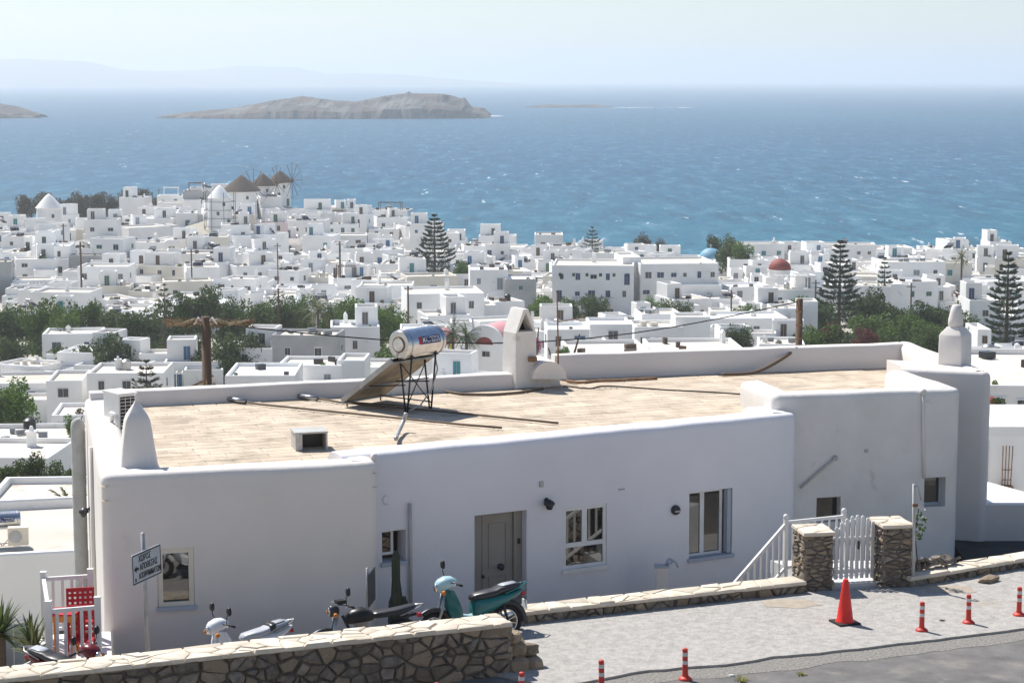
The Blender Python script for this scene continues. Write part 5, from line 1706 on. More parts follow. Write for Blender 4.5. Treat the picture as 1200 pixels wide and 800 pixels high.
for px, yt, w, k, lab in ((637, 345, 44, 'leaf_bright', 'bright green bush before the grey cement building'), (668, 347, 26, 'leaf_mid', 'small green bush at the end of the balconied mansion'), (694, 345, 40, 'leaf_dark', 'dark green bush under the mansion balconies'), (757, 344, 34, 'leaf_bright', 'leafy green bush between the mansion and the town hall'), (779, 350, 34, 'leaf_mid', 'green bush under the tall windows of the town hall'), (801, 352, 30, 'leaf_dark', 'dark bush at the far corner of the town hall')):
    tree_px(px, yt, 326 + tr.uniform(-4, 4), w, k, lab, None, name='shrub')
tree_px(811, 366, 250, 34, 'leaf_mid', 'rounded green tree beside the long brown-shuttered house', None)
tree_px(880, 357, 305, 50, 'leaf_mid', 'long low hedge tree behind the brown-shuttered house', None, squash=.5)
tree_px(866, 380, 268, 40, 'leaf_dark', 'dark scrubby tree in front of the brown-shuttered house', None, squash=.6)
tree_px(752, 270, 462, 32, 'leaf_grey', 'grey-brown tamarisk pair member with the taller crown by the shore', None)
tree_px(771, 277, 466, 30, 'leaf_grey', 'lower grey-brown tamarisk by the shore beside its taller twin', None)
tree_px(838, 275, 446, 26, 'leaf_dark', 'dark tree right behind the blue dome', None)
tree_px(858, 271, 428, 40, 'leaf_dark', 'broad dark round tree in front of the blue dome', None)
tree_px(868, 284, 418, 30, 'leaf_mid', 'olive tree at the foot of the broad dark round tree', None)
tree_px(18, 444, 180, 62, 'leaf_bright', 'bright green tree on the slope beside the terraced house', None)
tree_px(-4, 462, 172, 40, 'leaf_dark', 'dark tree on the slope beside the bright green tree', None)
for px, yt, w in ((8, 541, 46), (38, 532, 40), (62, 540, 44), (84, 546, 36)):
    tree_px(px, yt, 114 + tr.uniform(-3, 3), w, 'leaf_dark', 'dark evergreen in the thicket between two flat-roofed white houses', 'dark evergreen thicket on the slope')
tree_px(84, 487, 150, 26, 'leaf_mid', 'green bush beside the blue-windowed slope house', None, name='shrub')
tree_px(627, 395, 206, 17, 'petal_magenta', 'magenta bougainvillea behind the triangular-mouthed chimney', None, name='shrub')
tree_px(661, 406, 176, 22, 'leaf_bright', 'yellow-green bush behind the tall rear parapet', None, name='shrub')
tree_px(462, 406, 250, 60, 'leaf_mid', 'green hedge bush in front of the small windowless house', None, squash=.5, name='shrub')
tree_px(1128, 337, 352, 26, 'petal_maroon', 'maroon shrub at the foot of the fan palm', None, name='shrub')

def araucaria(H, base_r, seed, matn='leaf_pine', dens=1.0, whorls=17, lo=.12):
    r = random.Random(seed)
    g = MB(); tk = MB()
    tk.tube([(0, 0, 0), (.02 * H * .1, 0, H * .5), (0, 0, H)], [H * .022, H * .014, H * .003], 8)
    for k in range(whorls):
        t = k / (whorls - 1)
        z = H * (lo + (1 - lo) * t ** .92)
        R_ = base_r * (1 - t) ** .8 * r.uniform(.88, 1.1) + .015 * H
        n = 7 if t < .7 else 5
        a0 = r.uniform(0, 6.28)
        for i in range(n):
            a = a0 + 2 * pi * i / n + r.uniform(-.2, .2)
            Rb = R_ * r.uniform(.78, 1.1)
            tip_z = z + Rb * r.uniform(.05, .22)
            pts = [Vector((cos(a) * Rb * q, sin(a) * Rb * q, z - Rb * .12 * math.sin(pi * q) + (tip_z - z) * q * q)) for q in (0, .35, .7, 1)]
            tk.tube(pts, [.006 * H, .004 * H, .003 * H, .001 * H], 4, cap=False)
            m = int(26 * dens * (.35 + Rb / base_r))
            for _ in range(m):
                q = r.uniform(.18, 1.0) ** .8
                i0 = min(2, int(q * 3)); f = q * 3 - i0
                p = pts[i0].lerp(pts[i0 + 1], min(1, f))
                side = Vector((-sin(a), cos(a), 0)) * r.uniform(-1, 1) * Rb * .20
                p = p + side + Vector((0, 0, r.uniform(-.01, .03) * H * .6))
                dr = (Vector((cos(a), sin(a), .25)) + side.normalized() * .8 * r.random()).normalized()
                w = dr.cross(Vector((0, 0, 1))).normalized() * H * .006
                up = Vector((0, 0, H * .006))
                L2 = H * r.uniform(.022, .04)
                g.add([p - w, p + dr * L2, p + w, p - dr * L2 * .3], [(0, 1, 2, 3)])
                g.add([p - up, p + dr * L2, p + up, p - dr * L2 * .3], [(0, 1, 2, 3)])
    return tk.mesh('trunk', 'bark'), g.mesh('crown', matn)
def pine_px(px, ytop, d, wpx, label, seed, **kw):
    top = at_y(px, ytop, d); gz = ground_z(top.x, d) - .1
    t = thing('norfolk_pine', label, 'tree', (top.x, d, gz), 0, kw.pop('group', None))
    tk, cr = araucaria(top.z - gz, wpx / F * d / 2, seed, **kw)
    link('trunk', tk, t); link('crown', cr, t)
    return t
pine_px(509, 253, 396, 66, 'tall dark Norfolk pine rising among the houses behind the plain white house', 1, dens=1.5)
pine_px(694, 267, 432, 44, 'small airy Norfolk pine on the shore above the balconied mansion', 2, whorls=13, dens=.9)
pine_px(985, 284, 318, 66, 'dark Norfolk pine towering over the dense grove', 3, dens=1.4)
pine_px(1037, 303, 342, 34, 'slim young Norfolk pine behind the dense grove', 4, whorls=12)
pine_px(1182, 298, 276, 66, 'tall grey-green Norfolk pine with wide tiers above the chimneyed house', 5, dens=1.2, whorls=16)
pine_px(192, 334, 262, 34, 'sparse bare-tiered araucaria in front of the tree belt', 6, dens=.25, whorls=11, lo=.4)
pine_px(171, 424, 176, 56, 'young silvery araucaria behind the left rear parapet', 7, dens=.8, whorls=9, matn='leaf_grey', lo=.45)
tree_px(490, 305, 380, 34, 'leaf_mid', 'green bush at the foot of the tall Norfolk pine', None, name='shrub')
tree_px(540, 302, 380, 30, 'leaf_mid', 'green bush next to the tall Norfolk pine and the blue-doored houses', None, name='shrub')

def palm_me(H, seed, n=34, fl=2.4, matn='leaf_palm', dead=True):
    r = random.Random(seed)
    tk = MB(); tk.tube([(0, 0, 0), (.1, 0, H * .5), (.05, 0, H)], [.24, .18, .17], 8)
    g = MB()
    for k in range(n):
        a = r.uniform(0, 6.28); el = r.uniform(-.7, 1.25)
        L_ = fl * r.uniform(.8, 1.1)
        prev = Vector((.05, 0, H)); d_ = Vector((cos(a) * cos(el), sin(a) * cos(el), sin(el)))
        for s_ in range(6):
            nx = prev + d_ * L_ / 6
            sd = d_.cross(Vector((0, 0, 1)))
            sd = sd.normalized() if sd.length > .01 else Vector((1, 0, 0))
            w = .30 * (1 - abs(s_ - 2.2) / 4.5) * fl / 2.4
            for sg_ in (-1, 1):
                for q in (0, .5):
                    b = prev.lerp(nx, q)
                    g.add([b, b + sd * sg_ * w + d_ * .28 - Vector((0, 0, .10)), b + d_ * .14], [(0, 1, 2)])
            prev = nx
            d_ = (d_ + Vector((0, 0, -.20))).normalized()
    return tk.mesh('trunk', 'bark'), g.mesh('crown', matn)
def palm_px(px, ytop, d, label, seed, fl=2.4, matn='leaf_palm', n=34):
    top = at_y(px, ytop, d); gz = ground_z(top.x, d) - .1
    t = thing('palm_tree', label, 'palm tree', (top.x, d, gz))
    H = max(1.0, top.z - gz - fl * .62)
    tk, cr = palm_me(H, seed, n, fl, matn)
    link('trunk', tk, t); link('crown', cr, t)
palm_px(1127, 291, 375, 'fan palm on a tall trunk among houses beyond the grove', 1, 2.6, n=46)
palm_px(372, 344, 276, 'drooping date palm in the tree row beside the windowless house', 2, 3.6, n=60)
palm_px(530, 374, 232, 'dark palm beside the pink chapel under the solar tank', 3, 2.6, 'leaf_dark', n=50)
palm_px(546, 380, 236, 'second dark palm between the two pink chapels', 4, 2.2, 'leaf_dark', n=40)
# ------------------------------------------------------------------ things on the roof
def torus(mb, c, R_, r_, n=24, m=8, mi=None, a0=0, a1=2 * pi):
    "ring standing upright, axle along y"
    vv, fs = [], []
    full = abs(a1 - a0 - 2 * pi) < 1e-6
    for i in range(n if full else n + 1):
        a = a0 + (a1 - a0) * i / n
        for k in range(m):
            b = 2 * pi * k / m
            q = R_ + r_ * cos(b)
            vv.append((c[0] + q * cos(a), c[1] + r_ * sin(b), c[2] + q * sin(a)))
    N_ = len(vv) // m
    for i in range(n):
        for k in range(m):
            fs.append((i * m + k, ((i + 1) % N_) * m + k, ((i + 1) % N_) * m + (k + 1) % m, i * m + (k + 1) % m))
    mb.add(vv, fs, mi)
def tank_text(par, L_, r_, ang, size, h):
    "lettering band wrapped round a cylinder along local x"
    def wrap(x, y, lift):
        a = ang + y / r_
        return (x, -(r_ + lift) * cos(a), (r_ + lift) * sin(a))
    g = MB()
    for (xa, xb, lift, mi) in ((-.19, .36, .003, 0), (-.27, -.19, .003, 1)):
        vv = []
        for i in range(2):
            for k in range(7):
                vv.append(wrap((xa, xb)[i], -h / 2 + h * k / 6, lift))
        g.add(vv, [(k, 7 + k, 8 + k, k + 1) for k in range(6)], mi)
    g.build('label_band', ['print_blue', 'print_red'], par)
    me = text_mesh('MALTEZOS', size)
    xs = [v.co.x for v in me.vertices]; k = .50 / (max(xs) - min(xs))
    for v in me.vertices:
        v.co = wrap(v.co.x * k + .085, v.co.y, .006)
    me.materials.clear(); me.materials.append(MATS['print_white'])
    link('lettering', me, par)
def solar_heater(loc, axis_rz, label, collector=True):
    t = thing('solar_water_heater', label, 'water heater', loc, axis_rz)
    r_, L_, z = .285, 1.12, 1.37
    tk = link('tank', None, t, (0, 0, z)); 
    g = MB(); ax = Matrix(((0, 0, 1), (1, 0, 0), (0, 1, 0)))
    prof = [(.02, -L_ / 2 - .03), (.13, -L_ / 2 - .025), (.14, -L_ / 2), (r_ - .03, -L_ / 2), (r_, -L_ / 2 + .03), (r_, L_ / 2 - .03), (r_ - .03, L_ / 2), (.02, L_ / 2 + .01)]
    g.lathe(prof, 28, axis=ax)
    g.build('tank_shell', 'tank_steel', tk, R(40))
    for x in (-L_ / 2 + .10, L_ / 2 - .10):
        g = MB(); torus(g, (0, 0, 0), r_ + .004, .008, 28, 6); o = g.build('seam', 'steel', tk, True); o.location = (x, 0, 0); o.rotation_euler = (0, 0, pi / 2)
    g = MB(); torus(g, (0, 0, 0), .15, .012, 20, 6); o = g.build('end_ring', 'rust', tk, True); o.location = (-L_ / 2 - .005, 0, 0); o.rotation_euler = (0, 0, pi / 2)
    tank_text(tk, L_, r_, R(14), .155, .155)
    # stand
    for x in (-.36, .36):
        for y in (-.16, .16):
            g = MB(); g.tube([(x + (0 if y < 0 else .02), y * .2, 0), (x, y, z - .22)], .02, 6); g.build('leg', 'dark_metal', t, True)
        g = MB(); g.box((x, 0, z - .25), (.04, .42, .035)); g.build('cradle', 'dark_metal', t)
    for a, b in (((-.36, -.02, .12), (.36, .10, .95)), ((.36, -.02, .12), (-.36, .10, .95)), ((-.36, .03, .62), (.36, .03, .62))):
        g = MB(); g.tube([a, b], .012, 5); g.build('brace', 'dark_metal', t, True)
    if collector:
        hw = .62
        hi, lo = Vector((0, .10, 1.02)), Vector((0, 1.45, .10))
        n_ = Vector((0, hi.z - lo.z, lo.y - hi.y)).normalized()
        def slab(mb, w, th0, th1, a, b):
            vv = []
            for q in (a, b):
                for s_ in (-1, 1):
                    for th in (th0, th1):
                        p = hi.lerp(lo, q) + n_ * th; vv.append((s_ * w, p.y, p.z))
            mb.add(vv, [(0, 1, 3, 2), (4, 6, 7, 5), (0, 4, 5, 1), (2, 3, 7, 6), (1, 5, 7, 3), (0, 2, 6, 4)])
        c = link('collector', None, t)
        g = MB(); slab(g, hw, .0, .01, 0, 1); g.build('back_sheet', 'collector_back', c)
        g = MB(); slab(g, hw - .02, .075, .085, .01, .99); g.build('glazing', 'window_dark', c)
        for s_ in (-1, 1):
            vv = []
            g = MB()
            a, b = hi + Vector((s_ * hw, 0, 0)), lo + Vector((s_ * hw, 0, 0))
            w = Vector((.02, 0, 0))
            g.add([a - w - n_ * .01, a + w - n_ * .01, a + w + n_ * .09, a - w + n_ * .09, b - w - n_ * .01, b + w - n_ * .01, b + w + n_ * .09, b - w + n_ * .09], [(0, 1, 2, 3), (7, 6, 5, 4), (0, 4, 5, 1), (1, 5, 6, 2), (2, 6, 7, 3), (3, 7, 4, 0)])
            g.build('side_frame', 'galvanised', c)
        for q in (.0, 1.0, .62):
            g = MB(); p = hi.lerp(lo, q) - n_ * .015; g.tube([(-hw - .02, p.y, p.z), (hw + .02, p.y, p.z)], .022, 5); g.build('cross_bar', 'galvanised', c)
        for s_ in (-1, 1):
            p = hi.lerp(lo, .62)
            g = MB(); g.tube([(s_ * .36, .02, .55), (s_ * .40, p.y, p.z)], .014, 5); g.build('strut', 'dark_metal', t, True)
            g = MB(); g.tube([(s_ * .36, .02, .14), (s_ * .5, lo.y, lo.z)], .014, 5); g.build('strut', 'dark_metal', t, True)
        for x in (-.5, .5):
            g = MB(); g.tube([(x, lo.y, 0), (x, lo.y, lo.z)], .016, 5); g.build('foot', 'dark_metal', t)
        g = MB(); g.tube([(-hw + .05, hi.y, hi.z + .08), (-hw + .05, .02, 1.2), (-.48, -.02, 1.3)], .02, 6); g.build('flow_pipe', 'pipe_grey', t, True)
        g = MB(); g.tube([(.42, -.05, 1.15), (.46, -.12, .8), (.3, -.1, .4), (-.05, -.1, .12), (-.34, -.06, .05)], .018, 6); g.build('return_pipe', 'pipe_grey', t, True)
    return t
mat('tank_steel', (.62, .64, .67), .26, (.52, .52, .54), 5, metal=1.0, bump=.08, bscale=6, bdist=.02)
A0 = at_z(490, 481, ROOF)
solar_heater((A0.x, A0.y, ROOF), math.atan2(.78, .62), 'solar water heater: steel tank over a tilted collector on the tan roof')
def roof_tube(name, pix, r_, mt, label, cat, z=ROOF, lift=None, smooth_=True, group=None):
    pts = []
    for i, q in enumerate(pix):
        zz = q[2] if len(q) > 2 else z + r_
        pts.append(at_z(q[0], q[1], zz))
    sm_ = []
    for i in range(len(pts) - 1):
        p0, p1, p2, p3 = pts[max(i - 1, 0)], pts[i], pts[i + 1], pts[min(i + 2, len(pts) - 1)]
        for k in range(5):
            t_ = k / 5
            sm_.append(.5 * (2 * p1 + (p2 - p0) * t_ + (2 * p0 - 5 * p1 + 4 * p2 - p3) * t_ ** 2 + (3 * p1 - p0 - 3 * p2 + p3) * t_ ** 3))
    pts = sm_ + [pts[-1]]
    c = pts[0].copy()
    g = MB(); g.tube([p - c for p in pts], r_, 7)
    return tag(link(name, g.mesh(name, mt, True), None, c), label, cat, group)
def pipe_with_foil(pix_foil, pix, label):
    c = at_z(pix[0][0], pix[0][1], ROOF)
    t = thing('roof_pipe', label, 'pipe', c)
    g = MB(); g.tube([at_z(x, y, ROOF + .045) - c for x, y in pix], .022, 7); g.build('pipe', 'hose', t, True)
    g = MB(); g.tube([at_z(x, y, ROOF + .06) - c for x, y in pix_foil], .05, 8); g.build('foil_sleeve', 'steel', t, True)
pipe_with_foil([(262, 466.5), (288, 470)], [(285, 470), (300, 473), (400, 483), (470, 490), (540, 497), (588, 501)], 'dark pipe with foil sleeve crossing the roof in front of the collector')
pipe_with_foil([(350, 464), (372, 466.5)], [(370, 466), (398, 471), (438, 475), (508, 481), (540, 484), (600, 490), (654, 495.5)], 'dark pipe with foil sleeve crossing the roof behind the collector feet')
roof_tube('downpipe', [(476, 484, ROOF + .35), (472, 495, ROOF + .18), (466, 508, ROOF + .10), (464, 514, ROOF + .12)], .04, 'galvanised', 'short grey overflow pipe running from the water heater stand to the front parapet', 'pipe')
roof_tube('garden_hose', [(522, 458.5), (532, 460), (545, 461.5), (575, 462), (605, 460), (625, 457), (636, 455)], .028, 'hose', 'brown hose lying along the low rear parapet', 'hose')
roof_tube('garden_hose', [(846, 438.5), (868, 438), (885, 436, ROOF + .06), (903, 428, ROOF + .18), (918, 419, ROOF + .32), (931, 410, ROOF + .45), (933, 408, ROOF + .5)], .04, 'hose', 'thick dark hose curving up the tall rear parapet', 'hose')
roof_tube('roof_cable', [(660, 452), (690, 455), (712, 452), (780, 456.5), (830, 459), (902, 464)], .014, 'cable', 'thin black cable snaking across the roof towards the right wing', 'cable')
roof_tube('garden_hose', [(664, 446), (680, 448), (700, 446), (720, 445.5), (770, 443)], .03, 'rust', 'reddish hose heaped along the foot of the tall rear parapet', 'hose')
# air conditioner behind the left finial
q = at_z(141, 499, ROOF)
t = thing('air_conditioner', 'white outdoor air conditioner with barred black grille behind the pointed chimney', 'air conditioner', q, R(38))
g = MB(); g.box((0, 0, .34), (.36, .62, .60)); g.build('casing', 'white_paint', t)
g = MB(); g.box((0, 0, .655), (.40, .66, .03)); g.build('lid', 'white_paint', t)
g = MB(); g.box((0, -.313, .34), (.30, .012, .52)); g.build('fan_opening', 'black', t)
for k in range(8):
    g = MB(); g.box((0, -.322, .11 + k * .065), (.30, .008, .010)); g.build('bar', 'white_paint', t)
for x in (-.05, .06):
    g = MB(); g.box((x, -.324, .34), (.008, .008, .5)); g.build('bar', 'white_paint', t)
for y in (-.2, .2):
    g = MB(); g.box((0, y, .02), (.34, .06, .04)); g.build('foot', 'galvanised', t)
q = at_z(131, 493, ROOF + .2)
g = MB(); g.tube([(0, 0, 0), (.02, -.1, .16), (.12, -.2, .15), (.16, -.25, -.1)], .045, 8)
tag(link('insulated_hose', g.mesh('insulated_hose', 'white_paint', True), None, q), 'short white insulated hose arching beside the air conditioner', 'hose')
q = at_z(361, 527, ROOF)
t = thing('fan_box', 'grey box with a black open front at the front edge of the roof', 'fan box', (q.x, q.y + .2, ROOF), math.atan2(FR[1] - FL[1], FR[0] - FL[0]))
g = MB()
for c_, d_ in (((-.25, 0, .15), (.06, .5, .30)), ((.275, 0, .15), (.03, .5, .30)), ((0, 0, .315), (.60, .52, .03)), ((0, .235, .15), (.5, .03, .30))):
    g.box(c_, d_)
g.build('casing', 'pipe_grey', t)
g = MB(); g.box((.02, .1, .15), (.48, .01, .28)); g.build('fan_opening', 'black', t)
g = MB(); g.box((-.19, -.24, .15), (.06, .02, .28)); g.build('side_panel', 'galvanised', t)
# antenna pole by the step of the rear parapet
q = at_z(654, 449, ROOF)
t = thing('antenna_mast', 'thin rusty antenna mast beside the step of the rear parapet', 'antenna', (q.x, q.y + .05, ROOF))
g = MB(); g.tube([(0, 0, 0), (.0, 0, .9), (-.03, 0, 1.95)], [.024, .02, .014], 6); g.build('mast', 'rust', t, True)
g = MB(); g.tube([(-.02, 0, 1.32), (.55, .1, 1.42)], .01, 5); g.build('boom', 'rust', t)
for k in range(5):
    g = MB(); x = .08 + .11 * k; g.tube([(x, -.15, 1.33 + .02 * k), (x, .2, 1.34 + .02 * k)], .006, 4); g.build('element', 'rust', t)

# ------------------------------------------------------------------ poles and wires beyond the house
def wood_pole(px, ytop, d, r_, label, mt='wood_old'):
    top = at_y(px, ytop, d); gz = ground_z(top.x, d) - .4
    t = thing('utility_pole', label, 'utility pole', (top.x, d, gz))
    H = top.z - gz
    g = MB(); g.tube([(0, 0, 0), (.02, 0, H * .5), (0, 0, H)], [r_ * 1.2, r_ * 1.05, r_], 9); g.build('pole', mt, t, True)
    return t, H, gz
t, H, gz = wood_pole(241, 371, 60, .14, 'stout brown wooden pole with dead vine arms spread like a cross')
vr = random.Random(3)
for s_ in (-1, 1):
    g = MB()
    L_ = 1.15 if s_ < 0 else 1.3
    g.tube([(0, 0, H - .25), (s_ * .35, 0, H - .10), (s_ * .7, 0, H - .22), (s_ * L_, 0, H - (.24 if s_ < 0 else .10))], [.09, .07, .06, .03], 6); arm = g.build('crossarm', 'dead_vine', t)
    g = MB()
    for k in range(150):
        x = s_ * vr.uniform(.1, L_ + .1); p = Vector((x, vr.uniform(-.1, .1), H - .18 + vr.uniform(-.09, .10)))
        dr = Vector((s_ * vr.uniform(.1, .5), vr.uniform(-.3, .3), vr.uniform(-.5, .5))) * .28; w = Vector((0, .015, .02))
        g.add([p - w, p + w, p + dr], [(0, 1, 2)])
    tag(g.build('dead_twigs', 'leaf_dry', arm), kind='stuff')
for s_ in (-1, 1):
    g = MB(); g.tube([(s_ * .12, -.05, H - .12), (s_ * .2, -.06, H - .02), (s_ * .34, -.06, H - .22)], .03, 6); g.build('insulator_cap', 'white_paint', t, True)
g = MB()
for k in range(120):
    a = vr.uniform(0, 6.28); z = H - 1.9 - vr.random() * .9 ; p = Vector((cos(a) * .16, sin(a) * .16, z)); dr = Vector((cos(a), sin(a), vr.uniform(-.2, 1))) * vr.uniform(.15, .5)
    w = Vector((-sin(a), cos(a), 0)) * .02
    g.add([p - w, p + w, p + dr], [(0, 1, 2)])
tag(g.build('dead_vine', 'leaf_dry', t), kind='stuff')
for a in ((-.7, -.1, H - 2.2, .2, .0, H - 1.75), (-.6, -.1, H - 2.5, .25, .05, H - 2.0), (-.3, -.15, H - 2.4, .35, 0, H - 2.6)):
    g = MB(); g.tube([a[:3], a[3:]], .035, 5); g.build('broken_plank', 'dead_vine', t)
poleA = at_y(241, 378, 60)
t, H, gz = wood_pole(937, 350, 76, .13, 'dark brown wooden pole rising behind the tall rear parapet')
g = MB()
for k in range(4):
    g.lathe([(.14, H - .5 - k * .5), (.15, H - .47 - k * .5), (.14, H - .44 - k * .5)], 9)
tag(g.build('bands', 'rust', t), kind='stuff')
poleB = at_y(937, 353, 76)
g = MB(); g.tube([(.0, 0, 0)] + [((poleB.x - poleA.x) * k / 12, (poleB.y - poleA.y) * k / 12, (poleB.z - poleA.z) * k / 12 - 1.05 * math.sin(pi * k / 12)) for k in range(1, 13)], .022, 5)
tag(link('overhead_cable', g.mesh('overhead_cable', 'cable', True), None, poleA), 'black overhead cable slung between the two wooden poles', 'cable')
for px, yt, d_, r_, lab in ((478, 335, 292, .13, 'thin dark utility pole at the corner of the plain white house'), (398, 283, 360, .16, 'dark utility pole standing among the houses below the thatched windmills'), (325, 285, 372, .11, 'thin utility pole between houses below the seaward windmill'), (74, 262, 400, .13, 'dark utility pole near the lone white mill'), (94, 284, 345, .16, 'utility pole in front of a blue-shuttered house below the lone mill'), (224, 292, 350, .12, 'utility pole in the middle of the houses below the scaffolded mill'), (956, 328, 330, .13, 'utility pole beside the dark Norfolk pine of the grove'), (1068, 332, 300, .11, 'utility pole rising out of the dense grove'), (857, 340, 320, .12, 'utility pole behind the long brown-shuttered house'), (326, 338, 285, .12, 'utility pole in front of the tree row beside the vine-clad pole'), (186, 221, 585, .10, 'slender lamp mast at the end of the tamarisk belt')):
    t, H, gz = wood_pole(px, yt, d_, r_, lab)
    g = MB(); g.box((0, 0, H - .5), (1.3, .12, .12)); g.build('crossarm', 'wood_old', t)

# ------------------------------------------------------------------ scooters
BAX = Matrix(((1, 0, 0), (0, 0, -1), (0, 1, 0)))
def loft_secs(mb, secs, n=14, pw=2.6, mi=None):
    "secs: (x, z, half width, half height, tilt): rounded sections across the bike"
    rings = []
    for x, z, w, h, tl in secs:
        ring = []
        for k in range(n):
            a = 2 * pi * k / n
            c_, s_ = cos(a), sin(a)
            y = w * math.copysign(abs(c_) ** (2 / pw), c_); q = h * math.copysign(abs(s_) ** (2 / pw), s_)
            ring.append((x - q * sin(tl), y, z + q * cos(tl)))
        rings.append(ring)
    mb.loft(rings, mi)
def make_bike(kind, label, loc, rz, scale=1.0, lean=0.06):
    C = dict(teal=('teal_paint', 'pale_blue_paint', 'seat_black', 'teal_paint'), white=('white_gloss', 'white_gloss', 'seat_silver', 'black'), moto=('black', 'dark_metal', 'seat_black', 'dark_metal'), maroon=('maroon', 'maroon', 'seat_black', 'black'))[kind]
    t = thing('motorcycle' if kind == 'moto' else 'scooter', label, 'motorcycle' if kind == 'moto' else 'scooter', loc, rz, None, (scale,) * 3)
    t.rotation_euler = (lean, 0, rz)
    wr = .27 if kind != 'white' else .22
    if kind == 'moto':
        wr = .29
    xf, xr = .62, -.60
    for nm, x in (('front_wheel', xf), ('rear_wheel', xr)):
        w = link(nm, None, t, (x, 0, wr)); w.empty_display_size = .1
        g = MB(); torus(g, (0, 0, 0), wr - .035, .038 if kind != 'white' else .05, 28, 8); g.build('tyre', 'tyre', w, True)
        g = MB(); torus(g, (0, 0, 0), wr - .075, .014, 24, 6); g.build('rim', 'chrome', w, True)
        g = MB(); g.tube([(0, -.05, 0), (0, .05, 0)], .05, 10); g.build('hub', 'steel', w)
        for k in range(10):
            a = 2 * pi * k / 10
            g = MB(); g.tube([(cos(a) * .04, .02 * (-1) ** k, sin(a) * .04), (cos(a + .25) * (wr - .08), 0, sin(a + .25) * (wr - .08))], .005, 4); g.build('spoke', 'chrome', w)
    g = MB(); torus(g, (xf, 0, wr), wr + .035, .045, 14, 8, a0=R(20 if kind == 'white' else 55), a1=R(150)); g.build('front_fender', C[1] if kind == 'white' else 'dark_metal', t, True)
    g = MB(); torus(g, (xr, 0, wr), wr + .04, .055, 14, 8, a0=R(30), a1=R(185)); g.build('rear_fender', 'dark_metal' if kind != 'white' else 'white_gloss', t, True)
    head = Vector((.40, 0, .93))
    for y in (-.075, .075):
        g = MB(); g.tube([(xf, y, wr), (xf - .12, y, wr + .3), (.43, y * .8, .86)], [.022, .025, .022], 8); g.build('fork', 'steel' if kind != 'white' else 'white_gloss', t, True)
    # handlebar, grips, mirrors
    hb = link('handlebar', None, t, (.36, 0, .985)); hb.empty_display_size = .1
    g = MB(); g.tube([(-.10, -.33, -.01), (-.02, -.16, .02), (.03, 0, .0), (-.02, .16, .02), (-.10, .33, -.01)], .013, 7); g.build('bar', 'dark_metal', hb, True)
    for s_ in (-1, 1):
        g = MB(); g.tube([(-.10, s_ * .33, -.01), (-.055, s_ * .22, .01)], .02, 8); g.build('grip', 'black_rubber', hb, True)
        g = MB(); g.tube([(-.05, s_ * .20, .01), (.03, s_ * .33, -.01)], .006, 5); g.build('lever', 'steel', hb)
        if kind == 'teal' and s_ > 0:
            continue
        if kind == 'moto' and s_ < 0:
            continue
        g = MB(); g.tube([(-.03, s_ * .19, .02), (-.01, s_ * .24, .14), (-.03, s_ * .27, .20)], .007, 6); mr = g.build('mirror_stalk', 'black', hb, True)
        g = MB(); loft_secs(g, [(-.05, .23, .045, .055, 0), (-.03, .235, .06, .075, 0), (-.005, .23, .04, .05, 0)], 12, 2.3); o = g.build('mirror', 'black', mr, True); o.location = (0, s_ * .28, 0)
        g = MB(); g.lathe([(.001, 0), (.05, .0), (.05, .002)], 12, axis=Matrix(((0, 0, -1), (0, 1, 0), (1, 0, 0))), sq=(1.3, 1)); o = g.build('mirror_glass', 'mirror_sky_tint', mr); o.location = (-.052, s_ * .28, .232)
    # headlight cowl
    if kind == 'moto':
        g = MB(); loft_secs(g, [(.40, .90, .06, .06, 0), (.46, .90, .085, .085, 0), (.53, .90, .088, .088, 0), (.55, .90, .07, .07, 0)], 14, 2.1); hl = g.build('headlight', 'dark_metal', t, True)
        g = MB(); loft_secs(g, [(.551, .90, .07, .07, 0), (.56, .90, .05, .05, 0)], 14, 2); g.build('lens', 'chrome', hl, True)
        g = MB(); g.box((.36, 0, 1.03), (.14, .15, .05)); g.build('instrument', 'black', t)
    else:
        g = MB(); loft_secs(g, [(.22, .98, .06, .05, -.2), (.30, 1.0, .11, .085, -.2), (.40, .985, .135, .105, -.2), (.50, .95, .12, .10, -.2), (.565, .92, .075, .07, -.2), (.58, .91, .03, .03, -.2)], 16, 2.3); cw = g.build('headlight_cowl', C[1], t, True)
        g = MB(); loft_secs(g, [(.565, .92, .082, .072, -.2), (.588, .915, .06, .05, -.2)], 12, 2.2); g.build('headlight', 'chrome', cw, True)
    for s_ in (-1, 1):
        g = MB(); g.lathe([(.01, -.03), (.035, -.02), (.035, .02), (.01, .03)], 10, (.50, s_ * (.17 if kind != 'white' else .2), .86), axis=Matrix(((0, 0, 1), (0, 1, 0), (-1, 0, 0)))); g.build('indicator', 'orange_lens', t, True)
    if kind == 'moto':
        g = MB(); loft_secs(g, [(.30, .74, .05, .06, 0), (.20, .78, .13, .11, 0), (.02, .80, .15, .12, 0), (-.12, .77, .11, .08, 0), (-.16, .76, .06, .04, 0)], 16, 2.4); g.build('fuel_tank', 'black', t, True)
        g = MB(); loft_secs(g, [(-.10, .77, .09, .045, 0), (-.2, .775, .135, .055, 0), (-.5, .79, .14, .055, 0), (-.78, .83, .12, .05, 0), (-.84, .84, .06, .03, 0)], 14, 3); g.build('seat', 'seat_black', t, True)
        g = MB(); g.box((0, 0, .42), (.36, .24, .30)); g.box((.05, 0, .62), (.18, .18, .16)); g.build('engine', 'steel', t)
        g = MB(); g.tube([(.34, 0, .82), (.12, 0, .35), (-.3, 0, .30), (-.45, 0, .66), (-.85, 0, .72)], .025, 7); g.build('frame', 'dark_metal', t, True)
    else:
        # leg shield: a curved plate
        path = [(.37, .88, .15), (.385, .76, .19), (.35, .60, .21), (.29, .44, .20), (.22, .34, .16), (.10, .31, .13)]
        rings = []
